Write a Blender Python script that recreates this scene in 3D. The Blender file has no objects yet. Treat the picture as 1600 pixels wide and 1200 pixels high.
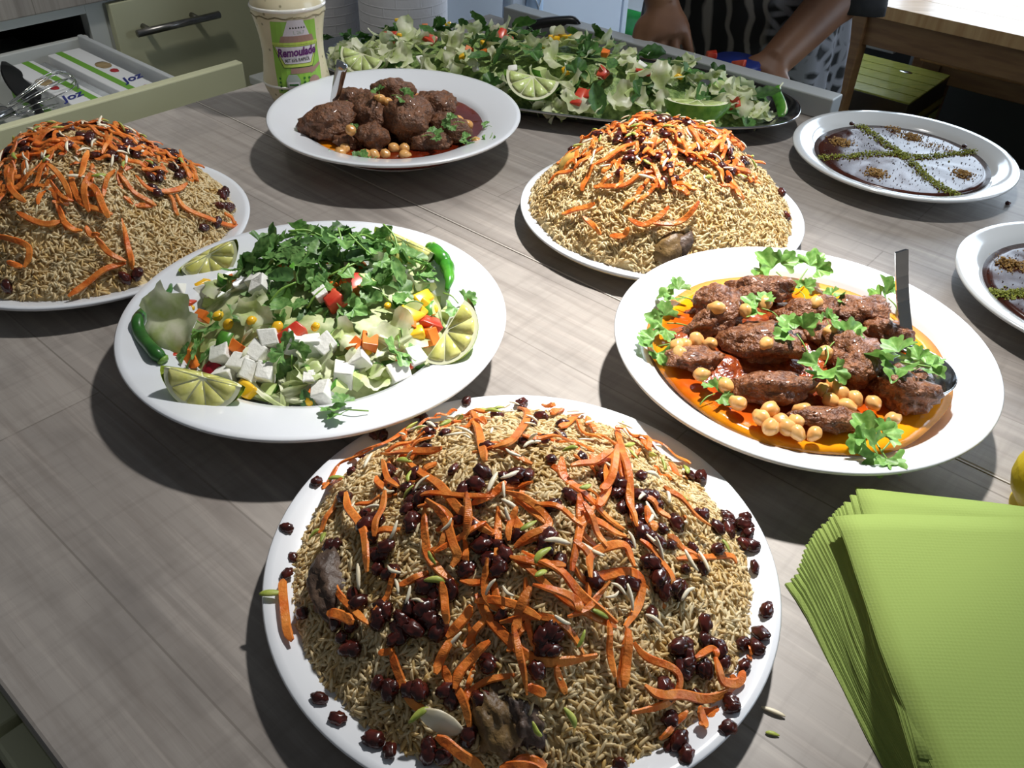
import bpy, bmesh, math, random
import numpy as np
from mathutils import Vector, Matrix, noise

SC = bpy.context.scene
COL = SC.collection
rng = np.random.default_rng(7)
random.seed(7)
PI = math.pi

# ------------------------------------------------------------------ camera
FPX, PITCH, ROLL, CAMH = 1344.77, math.radians(38.934), math.radians(-2.024), 0.47
TZ = 0.90                                     # height of the worktop; the scene is laid out from the worktop and lifted at the end
_c, _s = math.cos(ROLL), math.sin(ROLL)
CF = np.array([0, math.cos(PITCH), -math.sin(PITCH)])
_U = np.array([0, math.sin(PITCH), math.cos(PITCH)])
_X = np.array([1.0, 0, 0])
CR, CU = _c * _X - _s * _U, _s * _X + _c * _U
CO = np.array([0, 0, CAMH])
cam = bpy.data.cameras.new('camera')
cam.sensor_width = 36
cam.lens = FPX / 1600 * 36
cam.clip_start = 0.02
camo = bpy.data.objects.new('camera', cam)
COL.objects.link(camo)
camo.matrix_world = Matrix(((CR[0], CU[0], -CF[0], CO[0]), (CR[1], CU[1], -CF[1], CO[1]), (CR[2], CU[2], -CF[2], CO[2]), (0, 0, 0, 1)))
SC.camera = camo

# ------------------------------------------------------------------ world, lamp, exposure
SC.view_settings.view_transform = 'Standard'
SC.view_settings.look = 'None'
SC.view_settings.exposure = 0.0
SC.view_settings.gamma = 1
SC.view_settings.use_curve_mapping = False
W = bpy.data.worlds.new('world')
SC.world = W
W.use_nodes = True
W.node_tree.nodes['Background'].inputs[0].default_value = (0.86, 0.93, 1.0, 1)
W.node_tree.nodes['Background'].inputs[1].default_value = 0.10
LAMP = np.array([0.329, 1.109, 1.213])


def spot(name, loc, target, energy, size, soft, color):
    l_ = bpy.data.lights.new(name, 'SPOT')
    l_.energy, l_.color, l_.shadow_soft_size, l_.spot_size, l_.spot_blend = energy, color, soft, math.radians(size), 1.0
    o = bpy.data.objects.new(name, l_)
    COL.objects.link(o)
    o.location = loc
    o.rotation_euler = Vector(np.array(target) - np.array(loc)).to_track_quat('-Z', 'Y').to_euler()


spot('halogen_spot', LAMP, (0.13, 0.64, 0), 120, 35.0, 0.03, (1.0, 0.97, 0.93))        # the narrow halogen beam over the table
spot('ceiling_lamp', LAMP + np.array([0.004, 0, 0.004]), (-0.22, 0.45, 0), 58, 112, 0.04, (1.0, 0.98, 0.95))  # the wide lamp of the same rail
spot('cabinet_fill_lamp', (-0.75, 1.0, 1.25), (-1.0, 1.45, -0.1), 26, 80, 0.08, (1.0, 0.97, 0.9))   # unseen fill lamp, added to brighten the cabinets and open drawer
WINDOW_GLOW = 5.6

# ------------------------------------------------------------------ helpers
A2 = np.array([math.cos(math.radians(-40)), math.sin(math.radians(-40)), 0])
B2 = np.array([math.cos(math.radians(50)), math.sin(math.radians(50)), 0])
Z3 = np.array([0, 0, 1.0])


def abz(a, b, z=0.0):
    return a * A2 + b * B2 + z * Z3


def ray(u, v):
    return CF + (u - 800) / FPX * CR - (v - 600) / FPX * CU


def at(u, v, z=0.0):
    d = ray(u, v)
    return CO + d * ((z - CAMH) / d[2])


def aty(u, v, y):
    d = ray(u, v)
    return CO + d * (y / d[1])


def on_plane(u, v, P, n):
    d = ray(u, v)
    return CO + d * (np.dot(np.asarray(P) - CO, n) / np.dot(d, n))


def tag(o, label=None, cat=None, group=None, kind=None):
    if label: o['label'] = label
    if cat: o['category'] = cat
    if group: o['group'] = group
    if kind: o['kind'] = kind
    return o


def mesh(name, V, F, mat=None, smooth=True):
    me = bpy.data.meshes.new(name)
    V = np.asarray(V, float)
    if isinstance(F, np.ndarray):
        n, k = F.shape
        me.vertices.add(len(V)); me.vertices.foreach_set('co', V.astype(np.float32).ravel())
        me.loops.add(n * k); me.loops.foreach_set('vertex_index', F.astype(np.int32).ravel())
        me.polygons.add(n)
        me.polygons.foreach_set('loop_start', np.arange(0, n * k, k, dtype=np.int32))
        me.polygons.foreach_set('loop_total', np.full(n, k, dtype=np.int32))
        me.update(calc_edges=True)
    else:
        me.from_pydata([tuple(v) for v in V], [], [tuple(int(i) for i in f) for f in F])
    me.polygons.foreach_set('use_smooth', np.full(len(me.polygons), smooth))
    if mat: me.materials.append(mat)
    me.update()
    return me


def link(name, me, parent=None, loc=None):
    o = bpy.data.objects.new(name, me)
    COL.objects.link(o)
    if parent: o.parent = parent
    if loc is not None: o.location = loc
    return o


def empty(name, loc=(0, 0, 0)):
    o = bpy.data.objects.new(name, None)
    o.empty_display_size = 0.02
    COL.objects.link(o)
    o.location = tuple(loc)
    return o


def wpos(o):
    p = np.zeros(3)
    while o:
        p += np.array(o.location); o = o.parent
    return p


def obj(name, VF, mat, parent=None, smooth=True, base=None):
    """world-space geometry -> an object whose origin is at base (or at its parent's)"""
    V, F = VF
    V = np.asarray(V, float)
    if parent is not None:
        V = V - wpos(parent); loc = None
    else:
        if base is None: base = np.array([V[:, 0].mean(), V[:, 1].mean(), V[:, 2].min()])
        V = V - base; loc = base
    return link(name, mesh(name, V, F, mat, smooth), parent, loc)


def join(*L):
    V, F, n = [], [], 0
    for v, f in L:
        V.append(np.asarray(v, float)); F += [tuple(i + n for i in q) for q in f]; n += len(v)
    return np.vstack(V), F


def bm_out(bm):
    bm.verts.ensure_lookup_table(); bm.verts.index_update()
    V = np.array([v.co[:] for v in bm.verts]); F = [tuple(v.index for v in f.verts) for f in bm.faces]
    bm.free()
    return V, F


def box(lo, hi, bev=0.003, seg=2, ax=None):
    """bevelled block in the (a, b, z) frame of the kitchen"""
    lo, hi = np.array(lo, float), np.array(hi, float)
    bm = bmesh.new()
    bmesh.ops.create_cube(bm, size=1)
    for v in bm.verts:
        v.co = Vector((lo + hi) / 2 + np.array(v.co) * (hi - lo))
    if bev: bmesh.ops.bevel(bm, geom=bm.edges[:], offset=bev, segments=seg, affect='EDGES', profile=0.5)
    V, F = bm_out(bm)
    if ax is None: ax = (A2, B2, Z3)
    return V[:, :1] * ax[0] + V[:, 1:2] * ax[1] + V[:, 2:] * ax[2], F


def frame(d, up=(0, 0, 1)):
    d = np.asarray(d, float); d = d / (np.linalg.norm(d) + 1e-12)
    s = np.cross(d, up)
    if np.linalg.norm(s) < 1e-4: s = np.cross(d, (1, 0, 0))
    s /= np.linalg.norm(s)
    return d, s, np.cross(s, d)


def tube(P, R, n=8, cap=True, flat=1.0, up=(0, 0, 1)):
    P = np.asarray(P, float); m = len(P)
    R = np.full(m, R) if np.isscalar(R) else np.asarray(R, float)
    V, F = [], []
    for i in range(m):
        d = P[min(i + 1, m - 1)] - P[max(i - 1, 0)]
        _, s, u = frame(d, up)
        for k in range(n):
            t = 2 * PI * k / n
            V.append(P[i] + R[i] * (math.cos(t) * s + flat * math.sin(t) * u))
    for i in range(m - 1):
        for k in range(n):
            F.append((i * n + k, i * n + (k + 1) % n, (i + 1) * n + (k + 1) % n, (i + 1) * n + k))
    if cap:
        F.append(tuple(range(n))[::-1]); F.append(tuple((m - 1) * n + k for k in range(n)))
    return np.array(V), F


def spline(P, n):
    P = np.asarray(P, float)
    if len(P) == 2:
        t = np.linspace(0, 1, n)[:, None]; return P[0] * (1 - t) + P[1] * t
    Q = np.vstack([2 * P[0] - P[1], P, 2 * P[-1] - P[-2]])
    out = []
    for x in np.linspace(0, len(P) - 1 - 1e-6, n):
        i = int(x); t = x - i
        a, b, c, d = Q[i:i + 4]
        out.append(0.5 * (2 * b + (c - a) * t + (2 * a - 5 * b + 4 * c - d) * t * t + (3 * b - a - 3 * c + d) * t ** 3))
    return np.array(out)


def ribbon(P, N, w, t, twist=0.0):
    """a cut strip of rectangular section along P with the surface normals N"""
    m = len(P); V, F = [], []
    for i in range(m):
        d = P[min(i + 1, m - 1)] - P[max(i - 1, 0)]; d /= np.linalg.norm(d) + 1e-9
        s = np.cross(d, N[i]); s /= np.linalg.norm(s) + 1e-9
        u = np.cross(s, d)
        a = twist * (i / (m - 1) - 0.5)
        s, u = math.cos(a) * s + math.sin(a) * u, -math.sin(a) * s + math.cos(a) * u
        e = min(1.0, 0.45 + 1.8 * min(i, m - 1 - i) / (m - 1) * 2)
        for x, y in ((-1, -0.6), (-0.75, 1), (0.75, 1), (1, -0.6)):
            V.append(P[i] + s * x * w * e / 2 + u * y * t / 2)
    for i in range(m - 1):
        for k in range(4):
            F.append((i * 4 + k, i * 4 + (k + 1) % 4, i * 4 + 4 + (k + 1) % 4, i * 4 + 4 + k))
    F.append((3, 2, 1, 0)); F.append(tuple((m - 1) * 4 + k for k in range(4)))
    return np.array(V), F


def lathe(prof, n=96, c=(0, 0, 0)):
    V, F = [], []
    m = len(prof)
    for r, z in prof:
        for k in range(n):
            t = 2 * PI * k / n
            V.append((c[0] + r * math.cos(t), c[1] + r * math.sin(t), c[2] + z))
    for i in range(m - 1):
        for k in range(n):
            F.append((i * n + k, i * n + (k + 1) % n, (i + 1) * n + (k + 1) % n, (i + 1) * n + k))
    if prof[0][0] > 1e-5: F.append(tuple(range(n))[::-1])
    if prof[-1][0] > 1e-5: F.append(tuple((m - 1) * n + k for k in range(n)))
    return np.array(V), F


def ico(sub, scale=(1, 1, 1), amp=0.0, freq=2.0, seed=0.0, amp2=0.0, freq2=8.0):
    bm = bmesh.new()
    bmesh.ops.create_icosphere(bm, subdivisions=sub, radius=1)
    for v in bm.verts:
        q = v.co.copy()
        k = 1.0
        if amp: k += amp * noise.noise(q * freq + Vector((seed, seed * 1.7, 3.1)))
        if amp2: k += amp2 * noise.noise(q * freq2 + Vector((seed * 2.3, 5.0, seed)))
        v.co = Vector((q.x * k * scale[0], q.y * k * scale[1], q.z * k * scale[2]))
    return bm_out(bm)


def basis(nrm, spin=0.0, tilt=0.0, tdir=0.0):
    n = Vector(nrm).normalized()
    q = Vector((0, 0, 1)).rotation_difference(n)
    return q.to_matrix() @ Matrix.Rotation(tdir, 3, 'Z') @ Matrix.Rotation(tilt, 3, 'X') @ Matrix.Rotation(spin - tdir, 3, 'Z')


def place(o, p, nrm=(0, 0, 1), spin=0.0, tilt=0.0, tdir=0.0, sc=1.0):
    M = basis(nrm, spin, tilt, tdir).to_4x4()
    S = Matrix.Diagonal((*((sc,) * 3 if np.isscalar(sc) else sc), 1))
    o.matrix_basis = Matrix.Translation(Vector(p)) @ M @ S
    return o


# ------------------------------------------------------------------ materials
def lin(c):
    if isinstance(c, str):
        c = [int(c[i:i + 2], 16) / 255 for i in (0, 2, 4)]
    return tuple(x / 12.92 if x <= 0.04045 else ((x + 0.055) / 1.055) ** 2.4 for x in c)


def nodes(name):
    m = bpy.data.materials.new(name); m.use_nodes = True
    nt = m.node_tree
    return m, nt, nt.nodes['Principled BSDF']


def mat(name, c1, c2=None, rough=0.5, scale=30.0, bump=0.0, bscale=None, spec=0.5, metal=0.0, coat=0.0, sss=0.0, sssr=0.005,
        trans=0.0, stretch=None, rand=0.0, attr=None, detail=3.0, contrast=(0.35, 0.65), trl=0.0, bdist=0.002):
    m, nt, b = nodes(name)
    N, L = nt.nodes.new, nt.links.new
    c1 = lin(c1); c2 = lin(c2) if c2 else c1
    tc = N('ShaderNodeTexCoord'); mp = N('ShaderNodeMapping'); L(tc.outputs['Object'], mp.inputs[0])
    if stretch: mp.inputs['Scale'].default_value = stretch
    nz = N('ShaderNodeTexNoise'); nz.inputs['Scale'].default_value = scale; nz.inputs['Detail'].default_value = detail
    L(mp.outputs[0], nz.inputs['Vector'])
    rp = N('ShaderNodeValToRGB')
    rp.color_ramp.elements[0].position, rp.color_ramp.elements[1].position = contrast
    rp.color_ramp.elements[0].color = (*c1, 1); rp.color_ramp.elements[1].color = (*c2, 1)
    fac = nz.outputs['Fac']
    if attr:
        at_ = N('ShaderNodeAttribute'); at_.attribute_name = attr
        mx = N('ShaderNodeMath'); mx.operation = 'ADD'; mx.use_clamp = True
        sb = N('ShaderNodeMath'); sb.operation = 'MULTIPLY_ADD'; sb.inputs[1].default_value = 0.6; sb.inputs[2].default_value = -0.3
        L(nz.outputs['Fac'], sb.inputs[0]); L(at_.outputs['Fac'], mx.inputs[0]); L(sb.outputs[0], mx.inputs[1]); fac = mx.outputs[0]
        rp.color_ramp.elements[0].position, rp.color_ramp.elements[1].position = 0.05, 0.95
    L(fac, rp.inputs[0])
    out = rp.outputs[0]
    if rand:
        oi = N('ShaderNodeObjectInfo'); hs = N('ShaderNodeHueSaturation')
        ma = N('ShaderNodeMath'); ma.operation = 'MULTIPLY_ADD'; ma.inputs[1].default_value = rand; ma.inputs[2].default_value = 1 - rand / 2
        L(oi.outputs['Random'], ma.inputs[0]); L(ma.outputs[0], hs.inputs['Value']); L(out, hs.inputs['Color']); out = hs.outputs[0]
    L(out, b.inputs['Base Color'])
    b.inputs['Roughness'].default_value = rough
    b.inputs['Specular IOR Level'].default_value = spec
    b.inputs['Metallic'].default_value = metal
    b.inputs['Coat Weight'].default_value = coat
    b.inputs['Coat Roughness'].default_value = 0.06
    if trans: b.inputs['Transmission Weight'].default_value = trans
    if sss:
        b.inputs['Subsurface Weight'].default_value = sss
        b.inputs['Subsurface Radius'].default_value = (1, 0.6, 0.35)
        b.inputs['Subsurface Scale'].default_value = sssr
    if bump:
        n2 = N('ShaderNodeTexNoise'); n2.inputs['Scale'].default_value = bscale or scale; n2.inputs['Detail'].default_value = 4
        L(mp.outputs[0], n2.inputs['Vector'])
        bp = N('ShaderNodeBump'); bp.inputs['Strength'].default_value = bump; bp.inputs['Distance'].default_value = bdist
        L(n2.outputs['Fac'], bp.inputs['Height']); L(bp.outputs[0], b.inputs['Normal'])
    if trl:
        tr = N('ShaderNodeBsdfTranslucent'); L(out, tr.inputs[0])
        ms = N('ShaderNodeMixShader'); ms.inputs[0].default_value = trl
        L(b.outputs[0], ms.inputs[1]); L(tr.outputs[0], ms.inputs[2])
        L(ms.outputs[0], nt.nodes['Material Output'].inputs[0])
    return m


def laminate():
    m, nt, b = nodes('grey_oak_laminate')
    N, L = nt.nodes.new, nt.links.new
    g = N('ShaderNodeNewGeometry')
    mp = N('ShaderNodeMapping'); mp.inputs['Rotation'].default_value = (0, 0, math.radians(40)); L(g.outputs['Position'], mp.inputs[0])

    def nz(sx, sy, det=4, off=0.0):
        q = N('ShaderNodeMapping'); q.inputs['Scale'].default_value = (sx, sy, 1); q.inputs['Location'].default_value = (off, off * 0.7, 0)
        L(mp.outputs[0], q.inputs[0])
        n = N('ShaderNodeTexNoise'); n.inputs['Scale'].default_value = 1; n.inputs['Detail'].default_value = det; n.inputs['Roughness'].default_value = 0.6
        L(q.outputs[0], n.inputs[0]); return n.outputs['Fac']

    def mix(a, c, f, mode='MIX'):
        x = N('ShaderNodeMix'); x.data_type = 'RGBA'; x.blend_type = mode
        for s, val in ((x.inputs[0], f), (x.inputs[6], a), (x.inputs[7], c)):
            if hasattr(val, 'is_linked'): L(val, s)
            elif isinstance(val, tuple): s.default_value = (*val, 1)
            else: s.default_value = val
        return x.outputs[2]

    def ramp(f, p0, p1, v0=0.0, v1=1.0):
        r = N('ShaderNodeMapRange'); L(f, r.inputs[0])
        for i, v in enumerate((p0, p1, v0, v1)): r.inputs[i + 1].default_value = v
        return r.outputs[0]
    br = N('ShaderNodeTexBrick'); L(mp.outputs[0], br.inputs['Vector'])
    br.offset = 0.37
    br.inputs['Scale'].default_value = 1; br.inputs['Brick Width'].default_value = 0.62; br.inputs['Row Height'].default_value = 0.10
    br.inputs['Mortar Size'].default_value = 0.0009; br.inputs['Mortar Smooth'].default_value = 0.4
    br.inputs['Color1'].default_value = (*lin('948d87'), 1); br.inputs['Color2'].default_value = (*lin('a29b94'), 1)
    br.inputs['Mortar'].default_value = (*lin('7f7871'), 1)
    c = br.outputs['Color']
    c = mix(c, lin('786f68'), ramp(nz(5, 75, 5), 0.45, 0.72, 0, 0.6))
    c = mix(c, lin('b9b0a8'), ramp(nz(4, 110, 4, 9.0), 0.52, 0.75, 0, 0.55))
    c = mix(c, lin('716a64'), ramp(nz(110, 9, 3, 4.0), 0.50, 0.75, 0, 0.30))
    c = mix(c, lin('6e6864'), ramp(nz(9, 16, 4, 17.0), 0.5, 0.78, 0, 0.6))
    c = mix(c, lin('5d5650'), ramp(nz(6, 260, 3, 31.0), 0.66, 0.74, 0, 0.55))
    L(c, b.inputs['Base Color'])
    b.inputs['Roughness'].default_value = 0.42
    b.inputs['Specular IOR Level'].default_value = 0.35
    bp = N('ShaderNodeBump'); bp.inputs['Strength'].default_value = 0.12; bp.inputs['Distance'].default_value = 0.001
    L(nz(12, 220, 3, 2.0), bp.inputs['Height']); L(bp.outputs[0], b.inputs['Normal'])
    return m


M = {}
M['lam'] = laminate()
M['ceramic'] = mat('white_glazed_ceramic', 'e2e5ea', rough=0.22, spec=0.5, coat=0.25)
M['dessert_ceramic'] = mat('pale_glazed_ceramic', 'd6d9da', rough=0.12, spec=0.6, coat=0.5)
M['steel'] = mat('polished_steel', 'c9c9c9', rough=0.14, metal=1.0)
M['brushed'] = mat('brushed_steel', '9a9896', '7c7a78', rough=0.32, metal=1.0, scale=60, stretch=(1, 1, 8))
M['cream'] = mat('cream_green_lacquer', 'c9c9a8', 'c2c29f', rough=0.45, scale=4)
M['carcass'] = mat('white_carcass_board', 'c6c9c6', rough=0.55)
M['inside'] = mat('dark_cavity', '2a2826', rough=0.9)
M['rice'] = mat('oiled_long_rice', 'e8c67c', 'fff2cc', rough=0.32, spec=0.45, scale=60, attr='rnd', sss=0.0, trl=0.38)
M['ricebed'] = mat('rice_bed', 'e0c58c', 'f0deb2', rough=0.6, scale=180)
M['carrot'] = mat('glazed_carrot', 'e0681f', 'f59a45', rough=0.36, spec=0.5, scale=70, rand=0.3, bump=0.5, bscale=300, trl=0.12)
M['raisin'] = mat('dark_raisin', '280d0a', '5a2119', rough=0.24, spec=0.6, scale=120, rand=0.5)
M['almond'] = mat('almond_sliver', 'f3ead2', 'e6d5ae', rough=0.45, scale=80, rand=0.1)
M['pistachio'] = mat('pistachio_sliver', '8fa03a', 'c9cc6c', rough=0.45, scale=160, rand=0.35)
M['potato'] = mat('soft_potato', 'd9b565', 'c79d48', rough=0.4, scale=60)
M['chicken'] = mat('braised_meat', '8a6d40', '5a4226', rough=0.5, scale=60, bump=1.0, bscale=140)
M['darkmeat'] = mat('dark_braised_meat', '6a5444', '40312a', rough=0.5, scale=50, bump=0.9, bscale=160)
M['patty'] = mat('stewed_meat_patty', '5e3319', '955f3a', rough=0.38, spec=0.5, scale=150, bump=1.0, bscale=260, bdist=0.004, coat=0.3)
M['patty_dark'] = mat('dark_meat_patty', '5c3d2a', '86593c', rough=0.45, spec=0.5, scale=150, bump=1.0, bscale=260, bdist=0.004, coat=0.1)
M['chickpea'] = mat('chickpea_skin', 'd99c54', 'ecba78', rough=0.3, spec=0.5, scale=60, rand=0.2, coat=0.15)
M['coriander'] = mat('coriander_leaf', '5c9238', '94bf68', rough=0.45, scale=140, rand=0.35, trl=0.22)
M['herb'] = mat('chopped_herb_leaf', '4a7a36', '8ab465', rough=0.45, scale=140, rand=0.6, trl=0.18)
M['herb_dark'] = mat('dark_herb_leaf', '34592a', '55803e', rough=0.45, scale=120, rand=0.6, trl=0.18)
M['stem'] = mat('herb_stem', '7fa84a', rough=0.4)
M['lettuce'] = mat('iceberg_lettuce', 'b6c878', 'eff0d4', rough=0.38, scale=45, rand=0.22, trl=0.28, bump=0.3, bscale=90)
M['feta'] = mat('white_cheese', 'f4f3ec', 'e6e5dc', rough=0.6, scale=90, bump=0.35, bscale=300)
M['cucumber'] = mat('cucumber_flesh', 'b7cf7f', 'dbe6a8', rough=0.3, scale=70, rand=0.15)
M['cucskin'] = mat('cucumber_skin', '3f7a22', '5c9a34', rough=0.35, scale=90)
M['carrotcube'] = mat('raw_carrot_cube', 'e66f22', 'f08a38', rough=0.38, scale=60, rand=0.15)
M['tomato'] = mat('tomato_chunk', 'c23020', 'dc6244', rough=0.3, scale=60, rand=0.25)
M['beet'] = mat('kidney_bean_red', '7c1020', 'a81c2c', rough=0.25, scale=40)
M['yellow'] = mat('yellow_pepper', 'f0b414', 'f6cc3c', rough=0.28, scale=50, rand=0.12)
M['chili_dark'] = mat('dark_green_chili', '24511c', '35702a', rough=0.3, scale=60, spec=0.5)
M['chili'] = mat('green_chili', '2f7a1e', '4f9a2c', rough=0.25, scale=60, spec=0.6)
M['rind'] = mat('lime_rind', '8fae2e', 'b7c552', rough=0.35, scale=90, bump=0.3, bscale=400)
M['rind_dark'] = mat('green_lime_rind', '4f8a1e', '78a834', rough=0.35, scale=90, bump=0.3, bscale=400)
M['pith'] = mat('lime_pith', 'eef0cc', rough=0.5)
M['flesh'] = mat('lime_flesh', 'dad870', 'e8e594', rough=0.25, scale=120, coat=0.2, trl=0.1, bump=0.15, bscale=300)
M['flesh_green'] = mat('green_lime_flesh', 'bccf74', 'd3e09c', rough=0.25, scale=120, coat=0.3, bump=0.3, bscale=300)
M['napkin'] = None
M['choc'] = mat('chocolate_cream', '4a2418', '3a1b12', rough=0.2, spec=0.35, scale=25, coat=0.05, bump=0.06, bscale=60)
M['pistcrumb'] = mat('ground_pistachio', '5f6a1c', 'aeb23c', rough=0.6, scale=500)
M['tancrumb'] = mat('ground_nut', '9a7434', 'c29a58', rough=0.6, scale=400)
M['sesame'] = mat('dark_speck', '2a1a16', rough=0.5)
M['beech'] = mat('beech_wood', 'b98a55', 'cfa571', rough=0.36, scale=6, stretch=(1, 14, 1), coat=0.08)
M['brownwood'] = mat('brown_wood', '7a5534', '8f6840', rough=0.5, scale=8, stretch=(1, 1, 8))
M['floor'] = mat('dark_floor', '23221f', '2c2a27', rough=0.55, scale=3)
M['wall'] = mat('painted_wall', 'b4b1aa', rough=0.8)
M['grey'] = mat('grey_skirting', '74767a', rough=0.6)
M['radiator'] = mat('radiator_enamel', 'c9c4ba', rough=0.4)
M['black'] = mat('black_plastic', '101012', rough=0.35)
M['fridge'] = mat('white_enamel', 'dfe8f4', rough=0.3)
M['greyplastic'] = mat('grey_door_gap', '8a94a0', rough=0.5)
M['skin'] = mat('skin', '8a6248', '7a543e', rough=0.5, scale=20, sss=0.15, sssr=0.006)
M['hair'] = mat('dark_hair', '1a1210', '2a1c16', rough=0.4, scale=40, stretch=(1, 1, 0.1))
M['sleeve'] = mat('black_sleeve', '141315', '1d1b1e', rough=0.8, scale=60)
M['lemon'] = mat('yellow_textured_plastic', 'ecd232', 'e4c728', rough=0.4, scale=60, bump=0.5, bscale=120)
M['greenplastic'] = mat('green_plastic', '1f7a34', '2a9446', rough=0.3, scale=20)
M['blue'] = mat('dark_blue_plastic', '1d2c6e', '243680', rough=0.4, scale=20)
M['white'] = mat('white_card', 'e4e6e8', rough=0.5)
M['cardgreen'] = mat('green_band_print', '6fa838', rough=0.5)
M['cardred'] = mat('red_print', 'a8262c', rough=0.5)
M['cardblue'] = mat('blue_print', '232c78', rough=0.5)
M['cardtan'] = mat('tan_print', '8a7452', 'b09a70', rough=0.5, scale=60)
M['clear'] = mat('clear_film', 'c3c8cb', 'aeb3b6', rough=0.12, coat=0.5, scale=30)
M['oilring'] = None

# ------------------------------------------------------------------ special materials


def broth_mat(name, c, R, inner, mid, outer, p=(0.45, 0.78, 0.97)):
    m, nt, b = nodes(name)
    N, L = nt.nodes.new, nt.links.new
    tc = N('ShaderNodeTexCoord')
    ln = N('ShaderNodeVectorMath'); ln.operation = 'LENGTH'
    mp = N('ShaderNodeMapping'); mp.inputs['Location'].default_value = (c[0], c[1], 0); mp.inputs['Scale'].default_value = (1 / R, 1 / R, 0)
    L(tc.outputs['Object'], mp.inputs[0]); L(mp.outputs[0], ln.inputs[0])
    nz = N('ShaderNodeTexNoise'); nz.inputs['Scale'].default_value = 26; nz.inputs['Detail'].default_value = 5; L(tc.outputs['Object'], nz.inputs[0])
    ma = N('ShaderNodeMath'); ma.operation = 'MULTIPLY_ADD'; ma.inputs[1].default_value = 0.55; L(nz.outputs['Fac'], ma.inputs[0])
    sb = N('ShaderNodeMath'); sb.operation = 'SUBTRACT'; sb.inputs[1].default_value = 0.275
    L(ln.outputs['Value'], ma.inputs[2]); L(ma.outputs[0], sb.inputs[0])
    rp = N('ShaderNodeValToRGB'); L(sb.outputs[0], rp.inputs[0])
    e = rp.color_ramp.elements
    e[0].position = p[0]; e[0].color = (*lin(inner), 1)
    e[1].position = p[2]; e[1].color = (*lin(outer), 1)
    k = e.new(p[1]); k.color = (*lin(mid), 1)
    L(rp.outputs[0], b.inputs['Base Color'])
    b.inputs['Roughness'].default_value = 0.12; b.inputs['Specular IOR Level'].default_value = 0.5
    n2 = N('ShaderNodeTexNoise'); n2.inputs['Scale'].default_value = 120; L(tc.outputs['Object'], n2.inputs[0])
    bp = N('ShaderNodeBump'); bp.inputs['Strength'].default_value = 0.25; bp.inputs['Distance'].default_value = 0.001
    L(n2.outputs['Fac'], bp.inputs['Height']); L(bp.outputs[0], b.inputs['Normal'])
    return m


def napkin_mat():
    m, nt, b = nodes('lime_green_tissue')
    N, L = nt.nodes.new, nt.links.new
    b.inputs['Base Color'].default_value = (*lin('92a65a'), 1); b.inputs['Roughness'].default_value = 0.9; b.inputs['Specular IOR Level'].default_value = 0.1
    tc = N('ShaderNodeTexCoord')
    vo = N('ShaderNodeTexVoronoi'); vo.inputs['Scale'].default_value = 420; vo.inputs['Randomness'].default_value = 0.15; L(tc.outputs['Object'], vo.inputs[0])
    nz = N('ShaderNodeTexNoise'); nz.inputs['Scale'].default_value = 14; L(tc.outputs['Object'], nz.inputs[0])
    ad = N('ShaderNodeMath'); ad.operation = 'MULTIPLY_ADD'; ad.inputs[1].default_value = 1.2; L(nz.outputs['Fac'], ad.inputs[0]); L(vo.outputs['Distance'], ad.inputs[2])
    bp = N('ShaderNodeBump'); bp.inputs['Strength'].default_value = 0.30; bp.inputs['Distance'].default_value = 0.0008
    L(ad.outputs[0], bp.inputs['Height']); L(bp.outputs[0], b.inputs['Normal'])
    return m


def dress_mat(name, kind):
    m, nt, b = nodes(name)
    N, L = nt.nodes.new, nt.links.new
    tc = N('ShaderNodeTexCoord'); mp = N('ShaderNodeMapping'); L(tc.outputs['Object'], mp.inputs[0])
    nz = N('ShaderNodeTexNoise'); nz.inputs['Scale'].default_value = 5; nz.inputs['Detail'].default_value = 2; L(mp.outputs[0], nz.inputs[0])
    av = N('ShaderNodeMix'); av.data_type = 'VECTOR'; av.inputs[0].default_value = 0.10 if kind == 'zebra' else 0.05
    L(mp.outputs[0], av.inputs[4]); L(nz.outputs['Color'], av.inputs[5])
    wv = N('ShaderNodeTexWave'); wv.inputs['Scale'].default_value = 11; wv.inputs['Distortion'].default_value = 9; wv.inputs['Detail'].default_value = 2.5
    wv.inputs['Detail Scale'].default_value = 0.9; wv.bands_direction = 'X'; L(av.outputs[1], wv.inputs[0])
    vo = N('ShaderNodeTexVoronoi'); vo.feature = 'DISTANCE_TO_EDGE'; vo.inputs['Scale'].default_value = 42; L(av.outputs[1], vo.inputs[0])
    r1 = N('ShaderNodeValToRGB'); L(wv.outputs['Fac'], r1.inputs[0])
    r1.color_ramp.elements[0].position = 0.62; r1.color_ramp.elements[0].color = (*lin('0c0b0d'), 1)
    r1.color_ramp.elements[1].position = 0.92; r1.color_ramp.elements[1].color = (*lin('7d7770'), 1)
    r2 = N('ShaderNodeValToRGB'); L(vo.outputs['Distance'], r2.inputs[0])
    r2.color_ramp.elements[0].position = 0.10; r2.color_ramp.elements[0].color = (*lin('85858c'), 1)
    r2.color_ramp.elements[1].position = 0.24; r2.color_ramp.elements[1].color = (*lin('0e0d10'), 1)
    # the leopard cloth hangs on one side of the dress, the zebra cloth on the other
    sx = N('ShaderNodeSeparateXYZ'); L(tc.outputs['Object'], sx.inputs[0])
    mr = N('ShaderNodeMapRange'); L(sx.outputs['X'], mr.inputs[0]); mr.inputs[1].default_value = 0.045; mr.inputs[2].default_value = 0.06
    mx = N('ShaderNodeMix'); mx.data_type = 'RGBA'; L(mr.outputs[0], mx.inputs[0]); L(r1.outputs[0], mx.inputs[6]); L(r2.outputs[0], mx.inputs[7])
    L(mx.outputs[2], b.inputs['Base Color']); b.inputs['Roughness'].default_value = 0.75
    return m


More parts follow.
